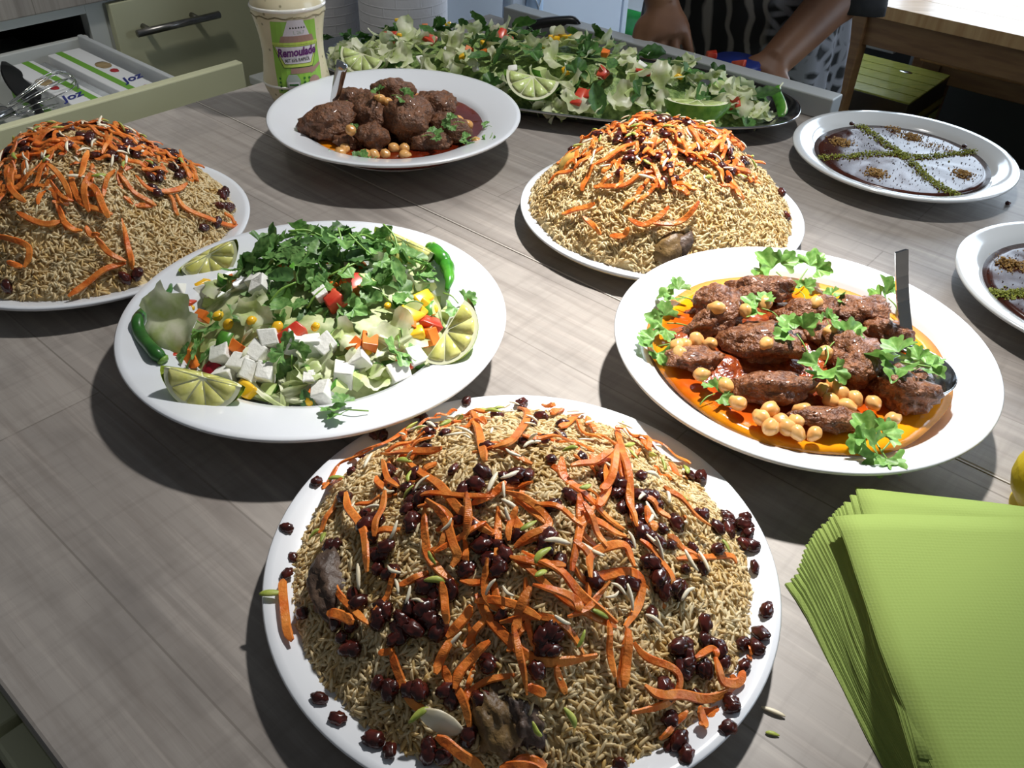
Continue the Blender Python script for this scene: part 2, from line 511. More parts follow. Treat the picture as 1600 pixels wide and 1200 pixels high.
def paper_mat():
    m, nt, b = nodes('embossed_kitchen_paper')
    N, L = nt.nodes.new, nt.links.new
    b.inputs['Base Color'].default_value = (*lin('d8d6da'), 1); b.inputs['Roughness'].default_value = 0.9
    tc = N('ShaderNodeTexCoord')
    br = N('ShaderNodeTexBrick'); br.inputs['Scale'].default_value = 1; br.inputs['Brick Width'].default_value = 0.045; br.inputs['Row Height'].default_value = 0.017
    br.inputs['Mortar Size'].default_value = 0.0016; br.inputs['Mortar Smooth'].default_value = 0.8
    mp = N('ShaderNodeMapping'); mp.inputs['Rotation'].default_value = (PI / 2, 0.25, 0); L(tc.outputs['Object'], mp.inputs[0]); L(mp.outputs[0], br.inputs[0])
    nz = N('ShaderNodeTexNoise'); nz.inputs['Scale'].default_value = 60; L(tc.outputs['Object'], nz.inputs[0])
    ad = N('ShaderNodeMath'); ad.operation = 'ADD'; L(br.outputs['Fac'], ad.inputs[0]); L(nz.outputs['Fac'], ad.inputs[1])
    bp = N('ShaderNodeBump'); bp.inputs['Strength'].default_value = 0.35; bp.inputs['Distance'].default_value = 0.003; L(ad.outputs[0], bp.inputs['Height']); L(bp.outputs[0], b.inputs['Normal'])
    return m


def sauce_mat():
    m = mat('remoulade_sauce', 'd2c7a4', 'ded5b6', rough=0.35, scale=30, coat=0.5)
    nt = m.node_tree; b = nt.nodes['Principled BSDF']
    N, L = nt.nodes.new, nt.links.new
    tc = N('ShaderNodeTexCoord'); vo = N('ShaderNodeTexVoronoi'); vo.inputs['Scale'].default_value = 85; L(tc.outputs['Object'], vo.inputs[0])
    r = N('ShaderNodeMapRange'); L(vo.outputs['Distance'], r.inputs[0]); r.inputs[1].default_value = 0.10; r.inputs[2].default_value = 0.2; r.inputs[3].default_value = 0.7; r.inputs[4].default_value = 0
    mx = N('ShaderNodeMix'); mx.data_type = 'RGBA'
    src = b.inputs['Base Color'].links[0].from_socket
    L(r.outputs[0], mx.inputs[0]); L(src, mx.inputs[6]); mx.inputs[7].default_value = (*lin('6a6440'), 1)
    L(mx.outputs[2], b.inputs['Base Color'])
    return m


M['napkin'] = napkin_mat()
M['dress'] = dress_mat('animal_print_cloth', 'zebra')
M['paper'] = paper_mat()
M['sauce'] = sauce_mat()
mw, nt_, b_ = nodes('daylight_pane')
b_.inputs['Base Color'].default_value = (0.8, 0.85, 0.9, 1)
b_.inputs['Emission Color'].default_value = (0.72, 0.85, 1.0, 1)
b_.inputs['Emission Strength'].default_value = WINDOW_GLOW
M['pane'] = mw


# ================================================================== the room
fl = obj('floor', box((-2.5, -1.2, -0.95), (2.1, 3.5, -0.90), 0), M['floor'], smooth=False); tag(fl, kind='structure')
wl = obj('wall_left', box((-2.56, -1.2, -0.9), (-2.46, 3.5, 1.6), 0), M['wall'], smooth=False); tag(wl, kind='structure')
M['wallback'] = mat('wall_shade_grey', '4a4a4a', rough=0.8)  # shade on the wall below the window is put into its dark colour
WA0, WA1, WZ0, WZ1 = -1.75, 0.35, -0.15, 1.5
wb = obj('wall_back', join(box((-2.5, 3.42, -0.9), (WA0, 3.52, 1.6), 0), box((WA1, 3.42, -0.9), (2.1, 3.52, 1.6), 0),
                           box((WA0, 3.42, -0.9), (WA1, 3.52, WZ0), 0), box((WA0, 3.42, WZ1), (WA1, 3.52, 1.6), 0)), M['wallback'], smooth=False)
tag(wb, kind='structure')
M['winframe'] = mat('white_window_frame', 'e0e0de', rough=0.4)
win = empty('window_1', abz((WA0 + WA1) / 2, 3.47, WZ0)); tag(win, kind='structure')
w3 = (WA1 - WA0) / 3
for i in range(3):
    a0 = WA0 + i * w3
    obj('window_pane', box((a0 + 0.04, 3.465, WZ0 + 0.05), (a0 + w3 - 0.04, 3.475, WZ1 - 0.05), 0), M['pane'], win, smooth=False)
    obj('window_frame', join(box((a0, 3.44, WZ0), (a0 + 0.05, 3.5, WZ1)), box((a0 + w3 - 0.05, 3.44, WZ0), (a0 + w3, 3.5, WZ1)),
                             box((a0 + 0.05, 3.44, WZ0), (a0 + w3 - 0.05, 3.5, WZ0 + 0.06)), box((a0 + 0.05, 3.44, WZ1 - 0.06), (a0 + w3 - 0.05, 3.5, WZ1))), M['winframe'], win, smooth=False)
# the wall on the daylight side, with a second window
VB0, VB1, VZ0, VZ1 = 1.5, 3.0, 0.1, 1.4
wr_ = obj('wall_right', join(box((2.0, 0.9, -0.9), (2.1, VB0, 1.6), 0), box((2.0, VB1, -0.9), (2.1, 3.42, 1.6), 0), box((2.0, VB0, -0.9), (2.1, VB1, VZ0), 0), box((2.0, VB0, VZ1), (2.1, VB1, 1.6), 0)), M['wall'], smooth=False)
tag(wr_, kind='structure')
win2 = empty('window_2', abz(2.05, (VB0 + VB1) / 2, VZ0)); tag(win2, kind='structure')
for i in range(2):
    b0 = VB0 + i * 0.75
    obj('window_pane', box((2.045, b0 + 0.04, VZ0 + 0.05), (2.055, b0 + 0.71, VZ1 - 0.05), 0), M['pane'], win2, smooth=False)
    obj('window_frame', join(box((2.02, b0, VZ0), (2.08, b0 + 0.05, VZ1)), box((2.02, b0 + 0.70, VZ0), (2.08, b0 + 0.75, VZ1)), box((2.02, b0 + 0.05, VZ0), (2.08, b0 + 0.70, VZ0 + 0.06)), box((2.02, b0 + 0.05, VZ1 - 0.06), (2.08, b0 + 0.70, VZ1))), M['winframe'], win2, smooth=False)
bs = obj('baseboard_back', box((-2.4, 3.395, -0.9), (1.95, 3.418, -0.82)), M['grey'], smooth=False); tag(bs, kind='structure')

# radiators below the window
for k, (a0, a1, m_, lab) in enumerate(((-1.62, -1.03, 'radiator', 'white ribbed radiator low on the dark wall beside the yellow box'),
                                       (-0.86, -0.1, 'grey', 'grey ribbed radiator low on the dark wall under the table apron'))):
    t = empty('radiator', abz((a0 + a1) / 2, 3.33, -0.52)); tag(t, lab, 'radiator')
    obj('radiator_panel', box((a0, 3.30, -0.52), (a1, 3.33, -0.20), 0.006), M[m_], t)
    n = int((a1 - a0) / 0.03)
    for i in range(n):
        obj('radiator_rib', box((a0 + 0.005 + i * 0.03, 3.288, -0.50), (a0 + 0.022 + i * 0.03, 3.301, -0.22), 0.003, 1), M[m_], t)
    obj('radiator_grille', box((a0, 3.29, -0.20), (a1, 3.36, -0.18), 0.003), M[m_], t)
    obj('wall_bracket', box((a0 + 0.1, 3.33, -0.4), (a1 - 0.1, 3.42, -0.36), 0.003), M['grey'], t)

# ------------------------------------------------------------------ kitchen island with two worktops
isl = empty('kitchen_island', abz(-0.3, 0.62, -0.9))
tag(isl, 'kitchen island with grey oak-look worktop carrying all the dishes', 'kitchen island')
E0, E1 = -1.125, 0.62
BL, BR, BS = 0.022, 1.238, 0.619
obj('worktop_panel', box((E0, BL, -0.038), (E1, BS - 0.0006, 0), 0.0025), M['lam'], isl, smooth=False)
obj('worktop_panel', box((E0, BS + 0.0006, -0.038), (E1, BR, 0), 0.0025), M['lam'], isl, smooth=False)
M['seam'] = mat('pale_joint_strip', 'b9b3ab', rough=0.4)
obj('seam_strip', box((E0, BS - 0.0007, -0.03), (E1, BS + 0.0007, 0.0001), 0), M['seam'], isl, smooth=False)
obj('carcass', box((E0 + 0.02, BL + 0.03, -0.9), (E1 - 0.02, BR - 0.04, -0.038), 0.002), M['cream'], isl, smooth=False)
M['upstand'] = mat('light_grey_upstand', 'b4b8b8', rough=0.4)
obj('upstand', box((-1.06, 1.203, 0.0), (-0.438, 1.236, 0.032), 0.002), M['upstand'], isl, smooth=False)
for a0, a1 in ((-1.04, -0.4255), (-0.4175, 0.2)):
    for z0, z1 in ((-0.24, -0.052), (-0.56, -0.246), (-0.88, -0.566)):
        d = obj('drawer_front', box((a0, 0.005, z0), (a1, 0.024, z1), 0.002), M['cream'], isl, smooth=False)
        ha, hb = a0 + 0.03, a1 - 0.10
        P = [abz(ha, -0.022, z0 + 0.13), abz(hb, -0.022, z0 + 0.13)]
        h = obj('handle', join(tube(P, 0.006, 12), tube([abz(ha + 0.06, 0.006, z0 + 0.13), abz(ha + 0.06, -0.022, z0 + 0.13)], 0.004),
                               tube([abz(hb - 0.06, 0.006, z0 + 0.13), abz(hb - 0.06, -0.022, z0 + 0.13)], 0.004)), M['steel'], d)

# ------------------------------------------------------------------ cabinet run along the left wall with an open drawer
FA = -1.82
cab = empty('base_cabinet', abz(-2.1, 0.6, -0.9))
tag(cab, 'cream kitchen base cabinet with one drawer pulled open, behind the island', 'cabinet')
obj('worktop', box((-2.44, -0.3, -0.038), (FA + 0.02, 1.19, 0), 0.0025), M['lam'], cab, smooth=False)
obj('carcass', join(box((-2.42, 0.20, -0.8), (FA - 0.002, 0.222, -0.04), 0.001), box((-2.42, 0.805, -0.8), (FA - 0.002, 0.842, -0.04), 0.001),
                    box((-2.42, 0.222, -0.06), (FA - 0.002, 0.805, -0.04), 0.001), box((-2.44, 0.2, -0.8), (-2.42, 0.842, -0.04), 0.001),
                    box((-2.42, 0.222, -0.80), (FA - 0.002, 0.805, -0.225), 0.001), box((-2.42, 0.842, -0.8), (FA - 0.004, 1.185, -0.04), 0.001)), M['carcass'], cab, smooth=False)
obj('carcass', box((-2.42, -0.295, -0.8), (FA - 0.004, 0.198, -0.04), 0.001), M['carcass'], cab, smooth=False)
obj('drawer_front', box((FA, -0.29, -0.225), (FA + 0.019, 0.20, -0.046), 0.002), M['cream'], cab, smooth=False)
obj('lower_front', box((FA, -0.29, -0.8), (FA + 0.019, 0.20, -0.23), 0.002), M['cream'], cab, smooth=False)
obj('cavity_shade', join(box((-2.415, 0.2225, -0.222), (FA - 0.03, 0.226, -0.062), 0), box((-2.415, 0.801, -0.222), (FA - 0.03, 0.8045, -0.062), 0), box((-2.418, 0.2225, -0.222), (-2.41, 0.8045, -0.062), 0),
                          box((-2.41, 0.226, -0.066), (FA - 0.04, 0.801, -0.0605), 0), box((-2.41, 0.226, -0.224), (FA - 0.04, 0.801, -0.218), 0)), M['inside'], cab, smooth=False)  # near-black sheets: the shade of the open cavity put in as colour
obj('lower_front', box((FA, 0.205, -0.8), (FA + 0.019, 0.84, -0.23), 0.002), M['cream'], cab, smooth=False)
for b0, b1 in ((0.846, 1.185),):
    d = obj('drawer_front', box((FA, b0, -0.40), (FA + 0.019, b1, -0.046), 0.002), M['cream'], cab, smooth=False)
    h0, h1 = (b0 + 0.03, b0 + 0.225) if b0 < 1 else (b0 + 0.1, b1 - 0.1)
    HP = [abz(FA + 0.048, h0, -0.103), abz(FA + 0.048, h1, -0.103)]
    obj('handle', join(tube(HP, 0.0075, 14), *[tube([abz(FA + 0.018, q, -0.100), abz(FA + 0.048, q, -0.103)], 0.006) for q in (h0 + 0.03, h1 - 0.05)]), M['brushed'], d)
obj('lower_front', box((FA, 0.846, -0.8), (FA + 0.019, 1.185, -0.404), 0.002), M['cream'], cab, smooth=False)
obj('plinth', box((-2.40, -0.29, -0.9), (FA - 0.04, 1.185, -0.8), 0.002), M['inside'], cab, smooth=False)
dr = obj('open_drawer', join(box((-2.20, 0.238, -0.195), (-1.365, 0.790, -0.185), 0.001)), M['carcass'], cab, smooth=False)
tag(dr, 'pulled-out drawer')
obj('drawer_face', box((-1.366, 0.205, -0.225), (-1.346, 0.843, -0.050), 0.0025), M['cream'], dr, smooth=False)
M['drawer_side'] = mat('grey_metal_drawer_side', 'c2c6c9', rough=0.4)
obj('drawer_side', join(box((-1.80, 0.765, -0.185), (-1.367, 0.775, -0.088), 0.002), box((-1.80, 0.776, -0.19), (-1.367, 0.788, -0.10), 0.002)), M['drawer_side'], dr, smooth=False)
obj('drawer_side', join(box((-1.80, 0.24, -0.185), (-1.367, 0.25, -0.088), 0.002), box((-1.80, 0.228, -0.19), (-1.367, 0.239, -0.10), 0.002)), M['drawer_side'], dr, smooth=False)
obj('drawer_back', box((-1.815, 0.24, -0.185), (-1.80, 0.788, -0.095), 0.002), M['carcass'], dr, smooth=False)

# things lying in the drawer
FONT = None


def text_geo(s, size, shear=0.0, bold=0.0):
    cu = bpy.data.curves.new('lettering', 'FONT'); cu.body = s; cu.size = size; cu.align_x = 'CENTER'; cu.align_y = 'CENTER'; cu.shear = shear; cu.offset = bold; cu.resolution_u = 3
    o = bpy.data.objects.new('lettering', cu); COL.objects.link(o)
    dg = bpy.context.evaluated_depsgraph_get(); dg.update()
    me = o.evaluated_get(dg).to_mesh()
    V = np.array([v.co[:] for v in me.vertices]); F = [tuple(p.vertices) for p in me.polygons]
    o.evaluated_get(dg).to_mesh_clear(); bpy.data.objects.remove(o); bpy.data.curves.remove(cu)
    return V, F


def onto(VF, org, ex, ey):
    V, F = VF
    return np.asarray(org) + V[:, :1] * np.asarray(ex) + V[:, 1:2] * np.asarray(ey), F


def foil_box(a0, a1, b0, b1, z0, z1, label, bands, words, flank=False):
    t = empty('foil_box', abz((a0 + a1) / 2, (b0 + b1) / 2, z0)); tag(t, label, 'box', 'slim cartons in the open drawer')
    obj('carton', box((a0, b0, z0), (a1, b1, z1), 0.002), M['white'], t, smooth=False)
    for q0, q1 in bands:
        obj('green_band', box((a0 + 0.001, q0, z1), (a1 - 0.001, q1, z1 + 0.0006), 0), M['cardgreen'], t, smooth=False)
    if flank: obj('green_band', box((a0 + 0.001, b0 - 0.0006, z0 + 0.02), (a1 - 0.001, b0, z0 + 0.045), 0), M['cardgreen'], t, smooth=False)
    for aa, bb in words:
        obj('lettering', onto(text_geo('Joz', 0.036, 0.3, 0.0009), abz(aa, bb, z1 + 0.0008), B2 * 0.9 - A2 * 0.2, -A2), M['cardblue'], t, smooth=False)
        for k, (da, mm) in enumerate(((0.055, 'cardred'), (-0.06, 'cardred'), (-0.10, 'cardtan'))):
            V, F = ico(2, (0.022 if mm == 'cardtan' else 0.011, 0.014 if mm == 'cardtan' else 0.008, 0.0012), 0.3, 2, k)
            obj('printed_picture', (abz(aa + da, bb, z1 + 0.0004) + V[:, :1] * A2 + V[:, 1:2] * B2 + V[:, 2:] * Z3, F), M[mm], t)


foil_box(-1.765, -1.40, 0.600, 0.655, -0.185, -0.104, 'white slim carton with green band next to the whisk in the open drawer', [(0.633, 0.646)], [(-1.54, 0.616)], True)
foil_box(-1.775, -1.39, 0.688, 0.752, -0.185, -0.104, 'white slim carton with green band against the drawer side', [(0.703, 0.716)], [(-1.55, 0.735)])
t = empty('film_roll', abz(-1.6, 0.671, -0.185)); tag(t, 'grey clear-film roll lying between the two white cartons', 'roll')
obj('film', tube([abz(-1.76, 0.671, -0.125), abz(-1.40, 0.671, -0.125)], 0.0145, 20), M['clear'], t)
obj('core_tube', tube([abz(-1.768, 0.671, -0.125), abz(-1.392, 0.671, -0.125)], 0.009, 16), M['cardtan'], t)

t = empty('wire_whisk', at(45, 150, -0.185)); tag(t, 'wire whisk with bright loops standing up in the open drawer', 'whisk')
wc = at(20, 172, -0.115)
for k in range(5):
    an = PI * k / 5
    base = wc; axis = np.array([0.1, 0.12, 0.03]); axis /= np.linalg.norm(axis)
    d, s, u = frame(axis)
    L = []
    for q in np.linspace(0, PI, 15):
        rr = 0.030 * math.sin(q) ** 0.8 if 0 < q < PI else 0
        side = math.cos(an) * s + math.sin(an) * u
        x = 0.14 * (1 - abs(math.cos(q)) ** 1.5 if True else 0)
        L.append(base + axis * 0.12 * math.sin(q) ** 0.7 * 1.0 + side * 0.048 * math.cos(q) * (0.25 + 0.75 * math.sin(q))) if True else None
    obj('wire_loop', tube(L, 0.0010, 6), M['steel'], t)
obj('handle', tube([wc - axis * 0.10, wc - axis * 0.05, wc], [0.008, 0.009, 0.007], 12), M['steel'], t)
t = empty('spatula', at(20, 140, -0.185)); tag(t, 'black slotted spatula leaning beside the whisk in the drawer', 'spatula')
s0, s1 = at(6, 96, -0.098), at(52, 160, -0.118)
P = spline([s0, (s0 + s1) / 2 + np.array([0, 0, 0.004]), s1], 8)
V, F = tube(P, [0.004, 0.012, 0.018, 0.022, 0.024, 0.024, 0.021, 0.012], 10, flat=0.10, up=(0.6, -0.5, 0.6))
obj('blade', (V, F), M['black'], t)
obj('handle', tube([s1, s1 + (s1 - s0) * 0.6 + np.array([0, 0, -0.03])], [0.008, 0.009], 10), M['black'], t)
t = obj('steel_ladle_handle', tube([at(-30, 150, -0.15), at(0, 167, -0.13), at(22, 181, -0.125)], [0.007, 0.009, 0.010], 10, flat=0.3), M['steel']); t.name = 'steel_spoon'
tag(t, 'bright flat steel spoon handle lying at the drawer front below the whisk', 'spoon')

# ------------------------------------------------------------------ low trolley with kitchen rolls, fridge, cupboard
t = empty('white_trolley', abz(-1.4, 1.17, -0.9)); tag(t, 'low white trolley under the two kitchen paper rolls', 'trolley')
obj('shelf_top', box((-1.68, 1.06, -0.23), (-1.14, 1.272, -0.21), 0.003), M['carcass'], t, smooth=False)
for a in (-1.66, -1.16):
    for b in (1.08, 1.255):
        obj('leg', box((a - 0.012, b - 0.012, -0.9), (a + 0.012, b + 0.012, -0.23), 0.002), M['carcass'], t, smooth=False)
obj('lower_shelf', box((-1.67, 1.07, -0.7), (-1.15, 1.265, -0.685), 0.003), M['carcass'], t, smooth=False)
for k, (u0, u1, lab) in enumerate(((452, 566, 'pale embossed kitchen paper roll standing right behind the sauce bottle'), (570, 700, 'grey embossed kitchen paper roll standing behind the salad tray, next to the fridge cupboard'))):
    b_c = 1.17
    P0 = on_plane(u0, 55, B2 * b_c, B2); P1 = on_plane(u1, 55, B2 * b_c, B2); pc = (P0 + P1) / 2
    dist = np.linalg.norm(pc - CO); r = (u1 - u0) / FPX * dist / 2 * 0.96
    rt = empty('kitchen_roll', (pc[0], pc[1], -0.21)); tag(rt, lab, 'kitchen roll')
    prof = [(r * 0.3, 0), (r * 0.97, 0), (r, 0.004), (r, 0.30), (r * 0.97, 0.304), (r * 0.3, 0.304)]
    obj('paper', lathe(prof, 64, (pc[0], pc[1], -0.21)), M['paper'], rt)
    obj('core_tube', lathe([(r * 0.24, 0.0), (r * 0.295, 0), (r * 0.295, 0.305), (r * 0.24, 0.305)], 32, (pc[0], pc[1], -0.21)), M['cardtan'], rt)

t = empty('storage_cupboard', abz(-1.5, 1.39, -0.9)); tag(t, 'white cupboard between the kitchen rolls and the fridge', 'cupboard')
obj('body', box((-1.9, 1.395, -0.9), (-1.32, 1.475, 0.7), 0.003), M['greyplastic'], t, smooth=False)
obj('door', box((-1.32, 1.28, -0.88), (-1.30, 1.475, 0.7), 0.004), M['fridge'], t, smooth=False)
obj('side_panel', box((-1.9, 1.28, -0.9), (-1.325, 1.394, 0.7), 0.003), M['fridge'], t, smooth=False)
obj('handle', tube([abz(-1.285, 1.30, -0.12), abz(-1.285, 1.345, -0.105)], 0.005, 10), M['steel'], t)
t = empty('fridge', abz(-1.6, 1.72, -0.9)); tag(t, 'white fridge with a pale blue pad hanging on its door', 'fridge')
obj('body', box((-1.9, 1.50, -0.9), (-1.34, 1.965, 0.9), 0.006), M['fridge'], t, smooth=False)
obj('door', box((-1.338, 1.50, -0.86), (-1.30, 1.935, 0.9), 0.008), M['fridge'], t, smooth=False)
obj('door_seal', box((-1.337, 1.935, -0.86), (-1.31, 1.945, 0.9), 0.001), M['greyplastic'], t, smooth=False)
obj('door_edge', box((-1.336, 1.945, -0.87), (-1.304, 1.966, 0.9), 0.002), M['fridge'], t, smooth=False)
M['paleblue'] = mat('pale_blue_cloth', 'b4cbe6', rough=0.7)
pc = on_plane(835, 10, A2 * -1.296, A2)
V, F = ico(3, (0.012, 0.028, 0.075))
o = empty('face_mask', pc - Z3 * 0.07); tag(o, 'pale blue seamed oval mask hanging on the fridge door', 'mask')
obj('pad', (pc + V[:, :1] * A2 + V[:, 1:2] * B2 + V[:, 2:] * Z3, F), M['paleblue'], o)
obj('seam', join(tube(spline([pc + A2 * 0.0125 + B2 * -0.012 + Z3 * -0.04, pc + A2 * 0.0135, pc + A2 * 0.0125 + B2 * 0.014 + Z3 * 0.03], 8), 0.0012, 6),
                 tube(spline([pc + A2 * 0.0125 + B2 * -0.016 + Z3 * 0.025, pc + A2 * 0.0135], 4), 0.0012, 6)), M['white'], o)
M['sidebd'] = mat('grey_white_sideboard', 'a9adb0', rough=0.5)
t = empty('sideboard', abz(-1.6, 2.3, -0.9)); tag(t, 'pale low sideboard beyond the fridge carrying a green bottle', 'sideboard')
obj('body', box((-1.95, 2.05, -0.9), (-1.35, 2.8, -0.40), 0.003), M['sidebd'], t, smooth=False)
obj('top_board', box((-1.97, 2.03, -0.40), (-1.33, 2.82, -0.38), 0.004), M['sidebd'], t, smooth=False)
obj('door', box((-1.35, 2.06, -0.86), (-1.332, 2.42, -0.42), 0.003), M['sidebd'], t, smooth=False)
obj('door', box((-1.35, 2.43, -0.86), (-1.332, 2.79, -0.42), 0.003), M['sidebd'], t, smooth=False)
gp = on_plane(986, 36, B2 * 2.35, B2)
t = empty('green_bottle', (gp[0], gp[1], -0.38)); tag(t, 'green plastic bottle lying on the sideboard beyond the fridge', 'bottle')
gz = -0.38 + 0.045
obj('body', tube([abz(gp @ A2 - 0.10, gp @ B2, gz), abz(gp @ A2 - 0.09, gp @ B2, gz), abz(gp @ A2 + 0.05, gp @ B2, gz), abz(gp @ A2 + 0.08, gp @ B2, gz), abz(gp @ A2 + 0.10, gp @ B2, gz)], [0.036, 0.044, 0.044, 0.03, 0.014], 20), M['greenplastic'], t)
obj('cap', tube([abz(gp @ A2 + 0.10, gp @ B2, gz), abz(gp @ A2 + 0.125, gp @ B2, gz)], 0.016, 16), M['white'], t)

# black pan on the island corner behind the salad
kp = at(868, 52, 0.033)
t = empty('roasting_pan', abz(-1.05, 1.40, -0.17)); tag(t, 'black loop-handled pan peeking out behind the green salad tray', 'pan')
bc = abz(-1.05, 1.40, -0.05)
obj('pan_body', lathe([(0.001, -0.12), (0.085, -0.12), (0.10, -0.11), (0.112, -0.035), (0.115, -0.033), (0.106, -0.034), (0.095, -0.105), (0.001, -0.112)], 48, bc), M['black'], t)
hp = [aty(u, v, 1.52) for u, v in ((826, 56), (832, 42), (848, 36), (880, 33), (896, 34), (902, 44), (900, 56))]
hp = [p for p in hp]
obj('loop_handle', tube(spline(hp, 28), 0.0085, 10), M['black'], t)
for h_ in (hp[0], hp[-1]):
    obj('handle_strut', tube([h_, h_ * 0.4 + (bc + (h_ - bc) * 0.9 * np.array([1, 1, 0]) * 0.5) * 0.6 + Z3 * -0.02, bc + Z3 * -0.03], [0.008, 0.007, 0.007], 8), M['black'], t)
st = empty('stool', abz(-1.05, 1.40, -0.9)); tag(st, 'small stool carrying the black pan behind the island', 'stool')
obj('seat', lathe([(0.001, 0.705), (0.12, 0.705), (0.125, 0.71), (0.125, 0.725), (0.12, 0.73), (0.001, 0.73)], 40, bc + np.array([0, 0, -0.85])), M['brownwood'], st)
for k in range(3):
    q = bc + 0.09 * np.array([math.cos(2.1 * k), math.sin(2.1 * k), 0])
    obj('leg', tube([q + Z3 * -0.145, q + Z3 * -0.85], [0.014, 0.011], 10), M['brownwood'], st)

# ------------------------------------------------------------------ beech table by the window
t = empty('dining_table', abz(0, 2.85, -0.9)); tag(t, 'beech dining table shining in window light behind the person', 'table')
for k in range(6):
    obj('plank', box((-0.92, 2.44 + k * 0.135, -0.182), (1.2, 2.44 + (k + 1) * 0.135 - 0.0006, -0.15), 0.0008, 1), M['beech'], t, smooth=False)
obj('apron', box((-0.89, 2.465, -0.262), (1.15, 2.49, -0.182), 0.002), M['brownwood'], t, smooth=False)
obj('apron', box((-0.89, 3.17, -0.262), (1.15, 3.195, -0.182), 0.002), M['brownwood'], t, smooth=False)
obj('apron', box((-0.90, 2.49, -0.262), (-0.875, 3.17, -0.182), 0.002), M['brownwood'], t, smooth=False)
for a, b in ((-0.915, 2.45), (-0.915, 3.15), (1.1, 2.45), (1.1, 3.15)):
    obj('leg', box((a, b, -0.9), (a + 0.055, b + 0.055, -0.182), 0.004), M['brownwood'], t, smooth=False)
# bench tucked under the table
M['orangewood'] = mat('orange_pine', '9a6a3c', 'a8774a', rough=0.5, scale=8, stretch=(1, 8, 1))
t = empty('wooden_bench', abz(-0.55, 3.14, -0.9)); tag(t, 'orange-brown wooden bench by the wall under the beech table', 'bench')
obj('seat', box((-0.86, 3.03, -0.437), (-0.2, 3.25, -0.412), 0.004), M['orangewood'], t, smooth=False)
obj('seat_apron', box((-0.84, 3.06, -0.50), (-0.22, 3.08, -0.437), 0.003), M['brownwood'], t, smooth=False)
for a in (-0.855, -0.25):
    for b in (3.05, 3.2):
        obj('leg', box((a, b, -0.9), (a + 0.06, b + 0.04, -0.437), 0.003), M['brownwood'], t, smooth=False)
p_ = on_plane(1424, 92, B2 * 3.2, B2)
t = obj('heating_pipe', tube([abz(p_ @ A2, 3.25, -0.9), abz(p_ @ A2, 3.25, -0.1)], 0.018, 14), M['grey']); tag(t, 'grey vertical heating pipe between the two radiators', 'pipe')

# box printed with yellow planks
def yellow_box():
    a0, a1, b0, b1, z1 = -1.06, -0.745, 2.665, 3.01, -0.45
    t = empty('storage_box', abz((a0 + a1) / 2, (b0 + b1) / 2, -0.9)); tag(t, 'yellow-green box printed like a plank crate under the beech table', 'box')
    my = mat('yellow_plank_print', '8f9440', 'a9a74c', rough=0.22, scale=14, stretch=(2, 14, 2), coat=0.4)
    md = mat('dark_crate_print', '2e2213', '3a2c18', rough=0.3, scale=10)
    ms = mat('ochre_stripe_print', '7a6a24', '8a7a2c', rough=0.3, scale=10)
    obj('carton', box((a0 + 0.002, b0 + 0.002, -0.9), (a1 - 0.002, b1 - 0.002, z1 - 0.004), 0.003), md, t, smooth=False)
    n = 5
    for i in range(n):
        w = (b1 - b0) / n
        obj('plank', box((a0, b0 + i * w + 0.002, z1 - 0.006), (a1, b0 + (i + 1) * w - 0.002, z1), 0.0015, 1), my, t, smooth=False)
    for zz in (-0.53, -0.62, -0.71):
        obj('crate_stripe', box((a0 - 0.002, b0 - 0.001, zz - 0.012), (a1 + 0.001, b0 + 0.002, zz + 0.012), 0), ms, t, smooth=False)
        obj('crate_stripe', box((a1 - 0.002, b0, zz - 0.012), (a1 + 0.001, b1, zz + 0.012), 0), ms, t, smooth=False)
    for k in range(2):
        for j in range(2):
            obj('yellow_panel', box((a1 - 0.001, 2.83 + j * 0.09, -0.69 + k * 0.075), (a1 + 0.0015, 2.905 + j * 0.09, -0.625 + k * 0.07), 0), my, t, smooth=False)
    for a, b in ((-0.86, 2.93), (-1.0, 2.69)):
        V, F = ico(2, (0.022, 0.012, 0.002), 0.3, 2, a)
        obj('clasp', (abz(a, b, z1) + V[:, :1] * A2 + V[:, 1:2] * B2 + V[:, 2:] * Z3, F), M['steel'], t)


yellow_box()

# ================================================================== dishes
def plate(name, c, R, rim, well, label, m='ceramic', foot=0.55, wz=0.010, rimr=0.70, lip=0.004):
    """round plate: foot ring, well, shoulder, wide rim"""
    wr = R * rimr
    out = [(0.0008, 0.004), (R * foot - 0.006, 0.004), (R * foot - 0.004, 0.0), (R * foot, 0.0), (R * foot + 0.003, 0.004), (wr * 0.93, well * 0.72), (wr + 0.004, well * 1.0), (R - 0.006, rim - 0.0055),
           (R - 0.001, rim - 0.0035), (R, rim - 0.0012), (R - 0.0012, rim), (R - 0.006, rim - 0.0008), (wr + 0.008, well + 0.006), (wr, well + 0.002), (wr * 0.95, wz + 0.30 * (well - wz)), (wr * 0.85, wz), (0.0008, wz - 0.001)]
    V, F = lathe(out, 128)
    F = [f for f in F if len(f) == 4] + [f for f in F if len(f) != 4]
    o = link(name, mesh(name, V, F, M[m]), None, (c[0], c[1], 0))
    tag(o, label, 'plate')
    return o


